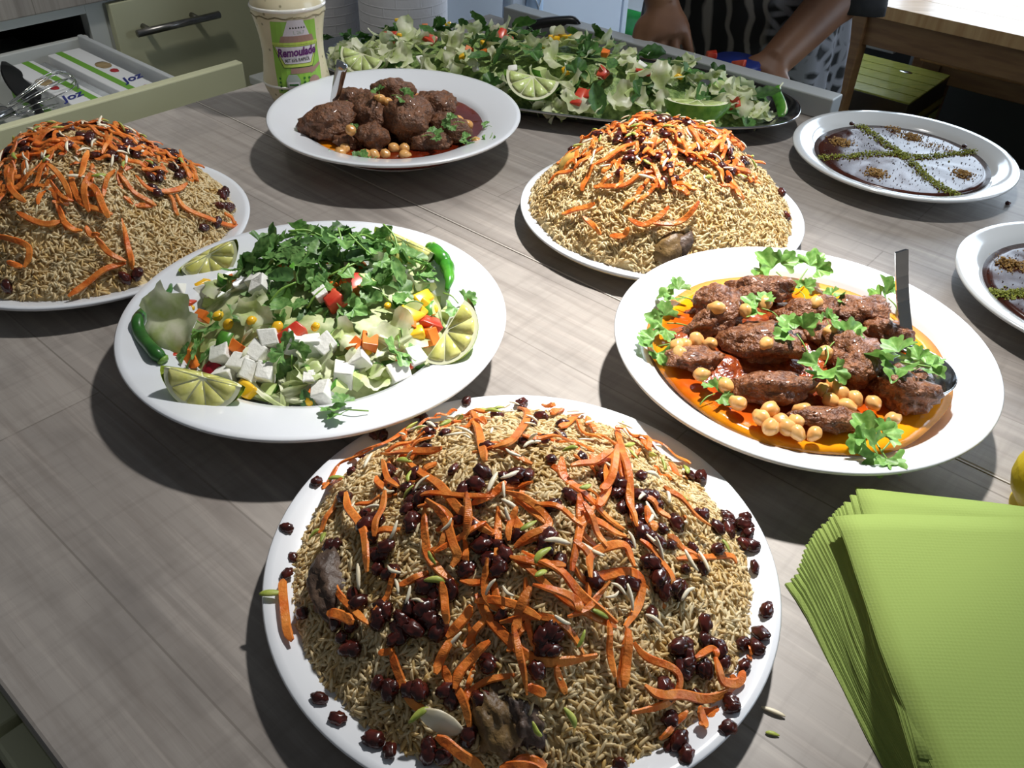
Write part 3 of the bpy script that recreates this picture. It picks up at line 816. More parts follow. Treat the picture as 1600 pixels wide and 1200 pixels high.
SALAD, STEW, RB, BOWL = (-0.173, 0.621), (0.243, 0.593), (0.160, 0.882), (-0.160, 1.060)
D1, D2, RF, RL = (0.487, 1.049), (0.581, 0.733), (0.011, 0.370), (-0.446, 0.794)
plate('dinner_plate', SALAD, 0.166, 0.042, 0.030, 'big white plate holding the chopped salad with cheese cubes and lime wedges', rimr=0.70)
plate('dinner_plate', STEW, 0.158, 0.049, 0.036, 'overlit white plate of meat stew in bright orange oil with a ladle', rimr=0.82)
plate('dinner_plate', RB, 0.158, 0.022, 0.012, 'white plate under the rice mound behind the stew plate', rimr=0.8, wz=0.007)
plate('dinner_plate', RF, 0.167, 0.026, 0.014, 'white plate under the largest rice mound beside the napkin stack', rimr=0.78, wz=0.007)
plate('dinner_plate', RL, 0.162, 0.026, 0.014, 'white plate under the rice mound next to the open drawer', rimr=0.8, wz=0.007)
plate('deep_plate', BOWL, 0.159, 0.050, 0.034, 'deep white bowl plate of dark meat stew with a spoon, beside the sauce bottle', foot=0.42, rimr=0.70, wz=0.012)
plate('dessert_plate', D1, 0.137, 0.026, 0.016, 'pale round plate of chocolate dessert at the far edge by the box', 'dessert_ceramic', rimr=0.80)
plate('dessert_plate', D2, 0.138, 0.026, 0.016, 'pale round plate of chocolate dessert cut by the picture edge beside the ladle', 'dessert_ceramic', rimr=0.80)


class Mound:
    def __init__(s, c, rx, z0, h, ex=1.8, ry=None, rot=0.0, bump=0.0, freq=14.0, seed=0.0, sup=2.0):
        s.c, s.rx, s.ry, s.z0, s.h, s.ex, s.rot, s.bump, s.freq, s.seed, s.sup = np.array(c[:2], float), rx, ry or rx, z0, h, ex, rot, bump, freq, seed, sup
        s.cr, s.sr = math.cos(rot), math.sin(rot)
        s.words = None

    def r(s, x, y):
        dx, dy = x - s.c[0], y - s.c[1]
        a = (dx * s.cr + dy * s.sr) / s.rx; b = (-dx * s.sr + dy * s.cr) / s.ry
        return (abs(a) ** s.sup + abs(b) ** s.sup) ** (1 / s.sup)

    def z(s, x, y):
        q = s.r(x, y)
        if q >= 1: return s.z0
        k = (1 - q ** s.ex)
        n = s.bump * noise.noise((x * s.freq + s.seed, y * s.freq, s.seed)) * min(1, (1 - q) * 4) if s.bump else 0
        return s.z0 + s.h * k + n

    def n(s, x, y, e=0.004):
        gx = (s.z(x + e, y) - s.z(x - e, y)) / (2 * e); gy = (s.z(x, y + e) - s.z(x, y - e)) / (2 * e)
        v = np.array([-gx, -gy, 1.0]); return v / np.linalg.norm(v)

    def hit(s, u, v):
        d = ray(u, v); d = d / np.linalg.norm(d)
        t = 0.25; last = t
        while t < 3.0:
            p = CO + d * t
            if p[2] < s.z(p[0], p[1]):
                lo, hi = last, t
                for _ in range(12):
                    m = (lo + hi) / 2; p = CO + d * m
                    if p[2] < s.z(p[0], p[1]): hi = m
                    else: lo = m
                return CO + d * hi
            last = t; t += 0.004
        return CO + d * ((s.z0 - CAMH) / d[2])

    def rnd(s, q0=0.0, q1=1.0):
        q = math.sqrt(rng.uniform(q0 * q0, q1 * q1)); t = rng.uniform(0, 2 * PI)
        a, b = q * s.rx * math.cos(t), q * s.ry * math.sin(t)
        x, y = s.c[0] + a * s.cr - b * s.sr, s.c[1] + a * s.sr + b * s.cr
        return np.array([x, y, s.z(x, y)])

    def side(s, p):
        if not s.words: return ''
        if s.r(p[0], p[1]) < 0.36: return ', near its crown'
        a = math.degrees(math.atan2(p[1] - s.c[1], p[0] - s.c[0])) % 360
        if len(s.words) == 3:
            q = ((p[0] - s.c[0]) * s.cr + (p[1] - s.c[1]) * s.sr) / s.rx
            return ', ' + s.words[0 if q < -0.33 else 1 if q < 0.33 else 2]
        return ', ' + s.words[int(((a + 45) % 360) // 90)]

    def mesh(s, nr=28, na=96, off=-0.002):
        V, F = [(s.c[0], s.c[1], s.z(*s.c) + off)], []
        for i in range(1, nr + 1):
            q = i / nr
            for k in range(na):
                t = 2 * PI * k / na
                ct, st = math.cos(t), math.sin(t)
                m = (abs(ct) ** s.sup + abs(st) ** s.sup) ** (-1 / s.sup)
                a, b = q * m * s.rx * ct, q * m * s.ry * st
                x, y = s.c[0] + a * s.cr - b * s.sr, s.c[1] + a * s.sr + b * s.cr
                V.append((x, y, s.z(x, y) + off if i < nr else s.z0 + off * 0.3))
        for k in range(na): F.append((0, 1 + k, 1 + (k + 1) % na))
        for i in range(nr - 1):
            for k in range(na):
                a, b = 1 + i * na + k, 1 + i * na + (k + 1) % na
                F.append((a, a + na, b + na, b))
        V.append((s.c[0], s.c[1], s.z0)); c = len(V) - 1
        for k in range(na): F.append((1 + (nr - 1) * na + (k + 1) % na, 1 + (nr - 1) * na + k, c))
        return np.array(V), F


def grains(md, N, L, w, name, label, rings=4, sides=5, lift=0.0025, ext=1.02):
    """cooked long grain rice: one heap nobody could count"""
    ts = np.linspace(-1, 1, rings + 2)[1:-1]
    tv = [(-1, 0, 0)]
    for t in ts:
        rr = math.sqrt(max(0, 1 - abs(t) ** 2.6))
        for k in range(sides):
            a = 2 * PI * k / sides
            tv.append((t, rr * math.cos(a), rr * math.sin(a)))
    tv.append((1, 0, 0)); tv = np.array(tv)
    tf = [(0, 1 + (k + 1) % sides, 1 + k) for k in range(sides)]
    for i in range(len(ts) - 1):
        for k in range(sides):
            a, b = 1 + i * sides + k, 1 + i * sides + (k + 1) % sides
            tf += [(a, b, b + sides), (a, b + sides, a + sides)]
    n0 = len(tv) - 1
    tf += [(n0, n0 - sides + k, n0 - sides + (k + 1) % sides) for k in range(sides)]
    tf = np.array(tf)
    P = []
    while len(P) < N:
        q = math.sqrt(rng.uniform(0, 1)) * ext; t = rng.uniform(0, 2 * PI)
        q *= 1 + 0.03 * noise.noise((math.cos(t) * 4, math.sin(t) * 4, md.seed)) - 0.02
        a, b = q * md.rx * math.cos(t), q * md.ry * math.sin(t)
        x, y = md.c[0] + a, md.c[1] + b
        n = md.n(x, y)
        if rng.uniform() > 0.55 / max(n[2], 0.4) and n[2] > 0.7: pass
        P.append((x, y, md.z(x, y), *n))
    P = np.array(P); n = P[:, 3:]
    d = rng.normal(size=(N, 3)); d -= (d * n).sum(1)[:, None] * n; d /= np.linalg.norm(d, axis=1)[:, None]
    d = d + n * rng.normal(0, 0.26, N)[:, None]; d /= np.linalg.norm(d, axis=1)[:, None]
    s = np.cross(d, n); s /= np.linalg.norm(s, axis=1)[:, None]; u = np.cross(s, d)
    Ls = L * rng.uniform(0.6, 1.15, N); ws = w * rng.uniform(0.8, 1.15, N); bd = rng.normal(0, 0.08, N)
    c = P[:, :3] + n * (rng.uniform(-0.3, 1, N) * lift)[:, None]
    c[:, 2] = np.maximum(c[:, 2], md.z0 + w * 0.6)
    x = tv[:, 0][None] * Ls[:, None] / 2; y = tv[:, 1][None] * ws[:, None] / 2 + (tv[:, 0][None] ** 2 - 0.4) * (bd * Ls)[:, None]; z = tv[:, 2][None] * ws[:, None] / 2 * 0.85
    V = c[:, None] + x[..., None] * d[:, None] + y[..., None] * s[:, None] + z[..., None] * u[:, None]
    F = (tf[None] + (np.arange(N) * len(tv))[:, None, None]).reshape(-1, 3)
    V = V.reshape(-1, 3)
    base = np.array([md.c[0], md.c[1], md.z0])
    me = mesh(name, V - base, F, M['rice'])
    at_ = me.attributes.new('rnd', 'FLOAT', 'POINT')
    low = np.array([noise.noise((p[0] * 30, p[1] * 30, 1.0)) for p in c])
    val = np.clip(0.55 + rng.normal(0, 0.22, N) + low * 0.35, 0, 1)
    at_.data.foreach_set('value', np.repeat(val, len(tv)).astype(np.float32))
    o = link(name, me, None, base)
    tag(o, label, 'rice', None, 'stuff')
    return o


# templates for small pieces
RAISIN = [mesh('raisin', *ico(3, (0.0060, 0.0045, 0.0038), 0.25, 1.6, k + 0.3, 0.22, 3.4), M['raisin']) for k in range(5)]
ALM = []
for k in range(5):
    P = spline([(-0.006, 0, 0), (-0.002, 0.0006 * (k - 2), 0.0005), (0.002, 0.0008 * (k - 2), 0.0005), (0.006, 0, 0)], 7)
    ALM.append(mesh('almond_sliver', *tube(P, [0.0006, 0.0010, 0.0012, 0.0013, 0.0012, 0.0010, 0.0005], 7, flat=0.7), M['almond']))
PIS = []
for k in range(4):
    P = spline([(-0.005, 0, 0), (-0.001, 0.0007 * (k - 1.5), 0.0006), (0.005, 0, 0)], 7)
    PIS.append(mesh('pistachio_sliver', *tube(P, [0.0005, 0.0013, 0.0016, 0.0017, 0.0016, 0.0012, 0.0005], 7, flat=0.6), M['pistachio']))


def crop(pts, u0, v0, s):
    return [(u0 + x / s, v0 + y / s) for x, y in pts]


def strip(md, px, w, t, lift, label, group, idx=0, m='carrot'):
    q = spline(np.array([(a, b, 0) for a, b in px], float), max(12, min(28, 8 * len(px))))
    P, Nn = [], []
    for i, (u, v, _) in enumerate(q):
        p = md.hit(u, v)
        if md.r(p[0], p[1]) > 1.03: continue
        n = md.n(p[0], p[1])
        P.append(p + n * (lift + 0.0011 * math.sin(i * 0.4 + idx))); Nn.append(n)
    if len(P) < 4: return None
    P = np.array(P)
    for _ in range(4): P[1:-1] = (P[:-2] + 2 * P[1:-1] + P[2:]) / 4
    V, F = ribbon(P, Nn, w, t, rng.normal(0, 0.9))
    o = obj('carrot_strip', (V, F), M[m], smooth=False)
    tag(o, label + md.side(P[len(P) // 2]), 'carrot', group)
    return o


def lump(me, md, u, v, lift, label, cat, group, sc=1.0, p=None, tilt=0.35):
    if p is None: p = md.hit(u, v)
    if md.r(p[0], p[1]) >= 1: p = np.array(p) + Z3 * 0.0045
    n = md.n(p[0], p[1])
    o = link(me.name.split('.')[0], me)
    place(o, np.asarray(p) + n * lift, n, rng.uniform(0, 2 * PI), rng.normal(0, tilt), rng.uniform(0, 6.3), sc)
    tag(o, label + md.side(p), cat, group)
    return o


# ------------------------------------------------------------------ the large rice mound in front
MF = Mound(RF, 0.150, 0.018, 0.080, 1.75, bump=0.010, freq=22, seed=2.0)
MF.words = ('side towards the napkins', 'side towards the salad plate', 'side towards the bare worktop', 'low front side')
b = obj('rice_mound', MF.mesh(off=-0.003), M['ricebed'], base=np.array([*RF, 0.016])); tag(b, 'packed body of the largest rice mound under its loose grains', 'rice', None, 'stuff')
grains(MF, 18000, 0.0108, 0.0022, 'rice_grains', 'glossy long rice grains covering the largest mound beside the napkins', rings=3, sides=5)
GF = 'carrot strips on the largest rice mound'
LF = 'curled orange carrot strip lying on the largest rice mound'
C1 = [[(690,20),(620,35),(540,70),(510,110)],[(540,60),(500,120),(490,160)],[(250,250),(330,220),(420,190),(520,120)],[(255,330),(290,270),(340,235),(400,215)],[(215,450),(250,390),(280,330)],[(205,320),(240,300),(300,290)],
[(315,330),(330,390),(370,450),(390,520),(388,580)],[(430,250),(450,300),(490,330)],[(440,220),(430,280),(460,330)],[(500,225),(560,270),(620,310),(660,370),(700,410),(770,460)],[(420,215),(520,205),(620,200)],[(415,475),(425,420),(445,350)],
[(560,345),(555,430),(555,500),(590,560),(660,615)],[(545,380),(600,370),(640,400),(615,450),(600,490),(570,500)],[(580,365),(620,400),(640,480),(660,520),(640,560)],[(690,330),(690,400),(680,470)],[(780,360),(785,440),(790,520),(770,580),(720,605),(670,600)],
[(700,80),(720,130),(740,200),(745,235)],[(770,200),(830,180),(870,100),(850,70)],[(1000,260),(1070,240),(1130,215)],[(980,215),(985,260),(1030,310),(1100,380),(1180,440)],[(1030,340),(1050,400),(1110,430),(1180,470)],[(1155,170),(1175,240),(1195,330),(1190,430)],
[(1150,200),(1120,290),(1080,340)],[(1040,330),(1040,430),(1080,490)],[(800,320),(880,350),(940,400),(945,440),(890,470),(845,500)],[(850,380),(830,430),(830,490)],[(610,610),(620,680),(625,740)],[(470,615),(520,590),(560,570)],[(270,600),(290,650),(330,690),(390,740)],
[(260,710),(300,715),(350,735)],[(100,625),(85,680),(90,740),(160,795)],[(450,810),(470,900),(510,980),(560,1025)],[(420,830),(460,820)],[(600,1090),(660,1130),(740,1190)],[(790,1180),(850,1165),(920,1185)],[(720,640),(760,710),(820,780),(880,840),(960,860),(1090,835)],
[(830,530),(880,560),(940,620),(1010,680),(1080,720),(1150,750)],[(840,540),(930,555),(980,560)],[(1045,600),(1050,530),(1100,500),(1170,500),(1200,560)],[(1060,670),(1070,600),(1130,580),(1200,570),(1240,600),(1230,680),(1180,750)],[(800,730),(900,710),(970,730),(1010,770),(1035,830)],
[(620,780),(680,730),(720,680)],[(660,960),(690,890),(740,830),(780,790)],[(680,1010),(700,960),(760,920),(840,900)],[(610,870),(630,930),(680,980),(700,1070)],[(580,900),(600,840),(640,780)],[(850,740),(870,840),(880,950)],[(770,590),(790,660),(800,700)],[(890,620),(860,700),(850,760)],
[(1180,760),(1185,850),(1170,940)],[(1010,700),(1000,660),(900,620)],[(960,870),(990,955)],[(880,930),(930,950)],[(870,520),(960,570),(1030,650),(1140,740)],[(1005,480),(1050,530)],[(720,410),(750,440),(780,455)],[(1070,40),(1000,60),(950,80)],[(1090,40),(1030,55)]]
C2 = [[(310,90),(380,100),(440,120),(470,160)],[(360,110),(420,160),(470,180),(550,210)],[(370,140),(430,190)],[(440,170),(500,210),(560,250)],[(480,250),(510,290),(540,310)],[(190,210),(260,225),(330,200)],[(150,130),(200,90),(260,60)],[(130,40),(200,40),(260,50)],
[(460,320),(520,370),(600,440)],[(520,530),(600,530),(680,520),(710,545)],[(400,480),(450,520),(490,580),(500,640)],[(415,380),(430,430),(440,460)],[(350,310),(360,400),(380,450)],[(370,760),(350,860),(340,940)],[(380,800),(420,850),(500,880),(520,930),(500,980),(450,1000),(370,1015)],
[(410,930),(450,960),(520,960),(610,980),(700,940),(790,930)],[(620,850),(640,920),(700,930),(760,920)],[(690,900),(720,970),(740,1010)],[(740,860),(810,870),(850,910),(890,955)],[(730,830),(770,820)],[(570,1000),(590,1070),(610,1130),(600,1180)],[(600,1010),(640,1030),(670,1020),(660,1050),(620,1040)],
[(460,1100),(500,1060),(540,1015)],[(560,850),(620,820),(630,850)],[(800,890),(810,950)],[(0,1170),(60,1165),(110,1190)],[(330,120),(340,200),(350,290)],[(290,240),(280,330),(250,380)],[(210,370),(240,440),(270,500)],[(0,330),(60,370),(130,440)],[(0,400),(40,450)]]
SZ = 2.069
for i, c in enumerate([crop(c, 400, 620, SZ) for c in C1] + [crop(c, 800, 620, SZ) for c in C2]):
    strip(MF, c, rng.uniform(0.0040, 0.0062), rng.uniform(0.0012, 0.0017), 0.0042 + 0.0022 * (i % 4), LF, GF, i)


def rand_strips(md, n, q1, w, L, label, group, lift=0.004, cx=0.0, cy=0.0, keep=999, rest=''):
    stuff = []
    for i in range(n):
        p = md.rnd(0, q1); p[0] += cx * rng.uniform(0.3, 1); p[1] += cy * rng.uniform(0.3, 1)
        a = rng.uniform(0, 2 * PI); k = rng.normal(0, 22); m = 10; Ls = L * rng.uniform(0.5, 1.3)
        P, Nn = [], []
        x, y = p[0], p[1]
        for j in range(m):
            n_ = md.n(x, y)
            P.append(np.array([x, y, md.z(x, y)]) + n_ * (lift + 0.0022 * (i % 4) + 0.0014 * math.sin(j + i))); Nn.append(n_)
            a += k * Ls / m; st = Ls / m * max(0.45, n_[2]); x += math.cos(a) * st; y += math.sin(a) * st
        if md.r(x, y) > 1.0: continue
        V, F = ribbon(np.array(P), Nn, w * rng.uniform(0.75, 1.25), 0.0015, rng.normal(0, 0.9))
        if i >= keep: stuff.append((V, F)); continue
        tag(obj('carrot_strip', (V, F), M['carrot'], smooth=False), label + md.side(P[5]), 'carrot', group)
    if stuff: tag(obj('carrot_shreds', join(*stuff), M['carrot'], smooth=False), rest, 'carrot', None, 'stuff')


rand_strips(MF, 60, 0.74, 0.0042, 0.040, LF, GF, 0.002, cx=-0.004, cy=0.025)
R1 = [(200,300,1),(105,450,1),(130,530,1),(110,600,1),(165,705,1),(265,490,3),(325,650,1),(320,745,1),(320,810,3),(270,740,1),(350,670,1),(415,690,4),(430,510,6),(440,580,1),(520,420,4),(510,310,5),(560,320,4),(600,150,3),(560,110,3),(400,145,2),(440,260,2),(380,400,4),(300,335,1),(350,210,1),
(320,255,1),(540,170,2),(650,250,1),(735,260,1),(780,75,1),(750,180,1),(680,40,1),(870,40,2),(920,80,1),(890,100,1),(990,105,1),(980,145,1),(950,215,1),(920,160,1),(870,165,1),(830,270,3),(875,265,1),(1045,210,1),(960,365,1),(1010,335,1),(690,310,2),(720,340,1),(660,400,1),(700,430,1),(740,480,3),
(760,530,2),(800,560,3),(790,490,1),(920,490,3),(975,540,1),(850,460,1),(1080,600,1),(1170,610,1),(1210,605,1),(555,740,8),(480,740,3),(460,760,3),(570,600,2),(640,640,2),(690,560,2),(500,690,1),(580,640,1),(940,800,6),(900,880,2),(800,710,1),(530,950,3),(430,930,3),(640,970,2),(740,980,1),
(210,1000,1),(270,1065,1),(385,1130,1),(435,1165,1),(575,1130,3),(615,1155,1),(760,860,2),(690,1090,1),(1170,1190,1)]
R2 = [(280,265,1),(320,290,3),(350,370,1),(390,320,5),(440,330,2),(460,360,1),(405,270,1),(580,275,2),(395,380,1),(400,420,2),(430,480,3),(475,440,1),(515,415,1),(500,490,1),(440,540,2),(460,590,4),(490,640,3),(530,630,1),(545,565,1),(600,565,1),(570,500,1),(645,490,2),(610,390,2),(660,410,2),(700,430,5),
(745,415,1),(755,490,3),(770,575,1),(815,715,1),(795,790,1),(780,835,1),(360,485,1),(440,705,1),(610,735,1),(610,780,2),(545,820,3),(660,800,2),(670,860,1),(740,895,1),(560,895,4),(605,880,3),(485,945,2),(585,970,1),(500,1040,1),(715,1020,2),(690,1095,1),(520,1140,2),(555,1180,1),(730,800,1)]
for u0, R_ in ((400, R1), (800, R2)):
    for x, y, n in R_:
        for k in range(n):
            d = 5.5 * math.sqrt(n - 1)
            uu, vv = u0 + x / SZ + rng.normal(0, 1) * d, 620 + y / SZ + rng.normal(0, 1) * d
            lump(RAISIN[rng.integers(5)], MF, uu, vv, 0.0040 + 0.0010 * (k % 3), 'shiny dark raisin on the largest rice mound beside the napkins', 'raisin', 'raisins on the largest rice mound', rng.uniform(0.75, 1.08))
for k in range(70):
    p = MF.rnd(0, 0.78); p[1] += 0.02; p[2] = MF.z(p[0], p[1])
    lump(ALM[k % 5], MF, 0, 0, 0.0085, 'cream almond sliver on the largest rice mound beside the napkins', 'almond', 'almond slivers on the largest rice mound', rng.uniform(0.8, 1.35), p)
for k in range(34):
    p = MF.rnd(0, 0.9); p[2] = MF.z(p[0], p[1])
    lump(PIS[k % 4], MF, 0, 0, 0.0085, 'green pistachio sliver on the largest rice mound beside the napkins', 'pistachio', 'pistachio slivers on the largest rice mound', rng.uniform(0.85, 1.3), p)
for u, v, L_, c_, lab in ((518, 915, 0.024, 'darkmeat', 'dark meat piece half buried at the side of the largest rice mound'), (772, 1125, 0.022, 'chicken', 'pale brown meat chunk low on the front of the largest rice mound'), (815, 1132, 0.017, 'darkmeat', 'small dark meat chunk beside the pale chunk, low on the largest rice mound')):
    p = MF.hit(u, v); V, F = ico(4, (L_ * 0.62, L_ * 0.95, L_ * 0.72), 0.4, 1.6, u, 0.22, 5)
    o = link('meat_chunk', mesh('meat_chunk', V, F, M[c_])); place(o, p - MF.n(p[0], p[1]) * L_ * 0.22, MF.n(p[0], p[1]), 0.3); tag(o, lab, 'meat')
p = MF.hit(694, 1127); V, F = ico(3, (0.0125, 0.0062, 0.0012), 0.1, 2, 3)
o = link('almond_half', mesh('almond_half', V, F, M['almond'])); place(o, p + MF.n(p[0], p[1]) * 0.006, MF.n(p[0], p[1]), -0.45, 0.35, 0); tag(o, 'single flat white almond slice low on the front of the largest mound', 'almond')
for u, v, lab in ((425, 930, 'green pistachio sliver lying on the rim of the largest rice plate'),):
    p = at(u, v, 0.027); o = link('pistachio_sliver', PIS[1]); place(o, p + Z3 * 0.002, (0, 0, 1), 0.1, 0, 0, 1.5); tag(o, lab, 'pistachio')
p = at(1208, 1112, 0.0015); o = link('rice_grain', ALM[2]); place(o, p, (0, 0, 1), -0.4, 0, 0, 1.2); tag(o, 'lone pale sliver fallen on the worktop between rice plate and napkins', 'almond')
p = at(1207, 1147, 0.001); o = link('herb_bit', PIS[2]); place(o, p, (0, 0, 1), -0.2, 0, 0, 0.8); tag(o, 'lone greenish crumb on the worktop between rice plate and napkins', 'pistachio')

# ------------------------------------------------------------------ the two rice mounds behind
for (c_, rx, z0, h, ex, name, cu, cv, nst, nra, nrx, seed) in (((RB[0] - 0.002, RB[1]), 0.1495, 0.014, 0.091, 2.3, 'rice mound behind the stew plate', 0.0, 0.012, 150, 80, 45, 5.0), (RL, 0.148, 0.018, 0.098, 1.75, 'rice mound beside the open drawer', 0.006, 0.02, 165, 84, 45, 9.0)):
    md = Mound(c_, rx, z0, h, ex, bump=0.008, freq=22, seed=seed)
    b = obj('rice_mound', md.mesh(off=-0.003), M['ricebed'], base=np.array([*c_, z0 - 0.002])); tag(b, 'packed body of the ' + name, 'rice', None, 'stuff')
    grains(md, 12500, 0.0118, 0.0024, 'rice_grains', 'golden rice grains covering the ' + name, rings=2, sides=4, ext=0.985)
    if seed == 5.0: MB_ = md; md.words = ('side towards the desserts', 'side towards the steel tray', 'side towards the deep plate', 'side towards the stew plate')
    else: ML_ = md; md.words = ('side towards the deep plate', 'side towards the drawer', 'outer side', 'side towards the salad plate')
    cnt = 0; rst = []
    rand_strips(md, nst, 0.62, 0.0052, 0.040 if seed == 9 else 0.03, 'orange carrot strip on the ' + name, 'carrot strips on the ' + name, 0.003, cu, cv, 66, 'remaining small carrot shreds strewn over the ' + name)
    for k in range(nra):
        if k % 3 == 0: q0 = md.rnd(0.05, 0.6); q0[0] += cu; q0[1] += cv
        p = q0 + rng.normal(0, 0.008, 3); p[2] = md.z(p[0], p[1])
        if k >= 26:
            V, F = ico(2, (0.0058, 0.0042, 0.0034), 0.25, 1.6, k, 0.2, 3.2); n = md.n(p[0], p[1])
            R3 = np.array(basis(n, rng.uniform(0, 6.3))); rst.append((V @ R3.T * rng.uniform(0.9, 1.2) + p + n * 0.0055, F)); continue
        lump(RAISIN[k % 5], md, 0, 0, 0.0055, 'dark raisin on the ' + name, 'raisin', 'raisins on the ' + name, rng.uniform(0.85, 1.15), p)
    tag(obj('raisin_scatter', join(*rst), M['raisin']), 'further dark raisins strewn over the ' + name, 'raisin', None, 'stuff')
    for k in range(6):
        p = md.rnd(0.6, 0.93)
        lump(RAISIN[k % 5], md, 0, 0, 0.004, 'dark raisin on the ' + name, 'raisin', 'raisins on the ' + name, rng.uniform(0.85, 1.1), p)
    for k in range(nrx):
        p = md.rnd(0, 0.62); p[1] += cv; p[2] = md.z(p[0], p[1])
        lump(ALM[k % 5], md, 0, 0, 0.010, 'cream almond sliver on the ' + name, 'almond', 'almond slivers on the ' + name, rng.uniform(0.85, 1.3), p)
        if k % 2 == 0:
            p = md.rnd(0, 0.62); p[1] += cv; p[2] = md.z(p[0], p[1])
            lump(PIS[k % 4], md, 0, 0, 0.010, 'green pistachio sliver on the ' + name, 'pistachio', 'pistachio slivers on the ' + name, rng.uniform(0.9, 1.3), p)
# strips that hang over the plate edge of the mound by the drawer, drawn from their own places
LL, GL = 'orange carrot strip on the rice mound beside the open drawer', 'carrot strips on the rice mound beside the open drawer'
for i, c in enumerate([[(730,680),(760,800),(790,920),(800,980)],[(430,1140),(520,1070),(640,980),(760,945)],[(590,800),(660,890),(760,940)],[(1050,540),(1110,620),(1240,680),(1370,720),(1460,735)],[(1330,650),(1370,690),(1400,720)],[(1290,410),(1380,430),(1480,465)],
                       [(130,640),(200,680),(300,710),(370,690)],[(0,780),(110,800),(190,840),(200,900),(170,970)],[(90,940),(170,975)],[(365,600),(390,690),(450,740),(510,755)],[(80,500),(80,400),(130,330)],[(90,470),(120,540),(190,600)],[(440,400),(450,480),(500,580),(600,620),(680,650)],
                       [(800,440),(860,500),(960,530),(1060,520),(1110,480)],[(1070,300),(1090,400),(1120,460)],[(1130,310),(1150,390),(1180,460)],[(630,180),(660,270),(740,340),(720,400)],[(540,300),(520,380),(500,450)],[(60,330),(220,300),(340,270),(430,220)],[(540,730),(560,780),(610,780)]]):
    strip(ML_, crop(c, 0, 170, 3.87), 0.0056, 0.0017, 0.006 + 0.002 * (i % 3), LL, GL, i)
for x, y in ((60, 1080), (755, 1030), (830, 1005), (1330, 540), (1310, 600), (1350, 520), (1360, 610), (1380, 605), (1300, 700)):
    u, v = crop([(x, y)], 0, 170, 3.87)[0]
    lump(RAISIN[rng.integers(5)], ML_, u, v, 0.004, 'dark raisin on the rice mound beside the open drawer', 'raisin', 'raisins on the rice mound beside the open drawer', 1.1)
LB, GB = 'orange carrot strip on the rice mound behind the stew plate', 'carrot strips on the rice mound behind the stew plate'
for i, c in enumerate([[(80,330),(130,290),(200,240),(290,190)],[(1050,340),(1090,400),(1135,470)],[(440,310),(530,250),(625,205)],[(990,270),(1030,330),(1040,390)],[(270,540),(350,515),(430,490)],[(700,590),(800,590),(870,550),(920,480)],[(420,400),(560,400),(640,350),(720,330)],
                       [(590,560),(650,590),(720,560),(780,500)],[(1270,320),(1320,355),(1360,385)],[(870,80),(900,140),(960,220)],[(560,60),(640,75),(720,60),(800,55)],[(210,400),(270,350),(330,340)],[(500,640),(560,640),(590,600)],[(1060,310),(1110,320),(1160,340)],[(380,560),(430,600),(460,640)]]):
    strip(MB_, crop(c, 800, 170, 3.2), 0.0058, 0.0018, 0.006 + 0.002 * (i % 3), LB, GB, i)
p = MB_.hit(890, 256); V, F = ico(3, (0.014, 0.010, 0.008), 0.15, 1.3, 4)
o = link('potato_piece', mesh('potato_piece', V, F, M['potato'])); place(o, p + Z3 * 0.003, MB_.n(p[0], p[1]), 0.2); tag(o, 'pale yellow potato piece on the side of the mound behind the stew', 'potato')
for u, v, L_, c_, lab in ((1048, 388, 0.022, 'chicken', 'brown meat piece in the front foot of the mound behind the stew'), (1068, 382, 0.016, 'darkmeat', 'darker meat piece beside the brown one, foot of the far rice mound')):
    p = MB_.hit(u, v); V, F = ico(3, (L_ * 0.6, L_ * 0.9, L_ * 0.6), 0.3, 1.5, u, 0.1, 5)
    o = link('meat_chunk', mesh('meat_chunk', V, F, M[c_])); place(o, p - MB_.n(p[0], p[1]) * L_ * 0.1, MB_.n(p[0], p[1]), -0.6); tag(o, lab, 'meat')

# ------------------------------------------------------------------ leaves
def cor_leaf(name, m, L=0.02, k=0, teeth=0.10):
    """one lobed coriander leaflet, base at the origin, growing along +y"""
    r_ = np.random.default_rng(100 + k)
    NA = 37; ang = np.linspace(-1.9, 1.9, NA)
    ph = r_.uniform(-0.15, 0.15)
    rad = L * (0.50 + 0.34 * np.abs(np.cos((ang + ph) * 1.5)) ** 0.55 + teeth * (1.6 * np.abs(np.sin(ang * 5.5 + k)) - 1)) * (1 - 0.06 * np.abs(ang))
    V, F = [(0, 0, 0)], []
    fold, droop, rip = r_.uniform(0.15, 0.5), r_.uniform(-14, 10), r_.uniform(0.05, 0.12)
    for q in (0.35, 0.7, 1.0):
        for a, r in zip(ang, rad):
            x, y = q * r * math.sin(a), q * r * math.cos(a) + 0.12 * L
            z = fold * abs(x) + droop * y * y * 0.6 + rip * L * q * math.sin(a * 5 + k)
            V.append((x, y, z))
    for i in range(NA - 1): F.append((0, 1 + i + 1, 1 + i))
    for j in range(2):
        for i in range(NA - 1):
            a = 1 + j * NA + i; F.append((a, a + 1, a + NA + 1, a + NA))
    return mesh(name, V, F, m)


def mint_leaf(name, m, L=0.026, w=0.5, k=0, cut=1.0):
    r_ = np.random.default_rng(300 + k)
    n, V, F = 9, [], []
    fold, curl = r_.uniform(0.1, 0.5), r_.uniform(-22, 14)
    for i in range(n):
        t = i / (n - 1) * cut; y = t * L
        hw = w * L / 2 * math.sin(PI * min(1, t * 0.93 + 0.05)) ** 0.75 * (1 + 0.08 * (-1) ** i)
        for s in (-1, -0.5, 0, 0.5, 1):
            x = s * hw
            V.append((x, y, fold * abs(x) + curl * y * y * 0.5 + 0.0009 * math.sin(i * 2.2 + s * 3 + k) - (0.0006 if s == 0 else 0)))
    for i in range(n - 1):
        for j in range(4):
            a = i * 5 + j; F.append((a, a + 1, a + 6, a + 5))
    return mesh(name, V, F, m)


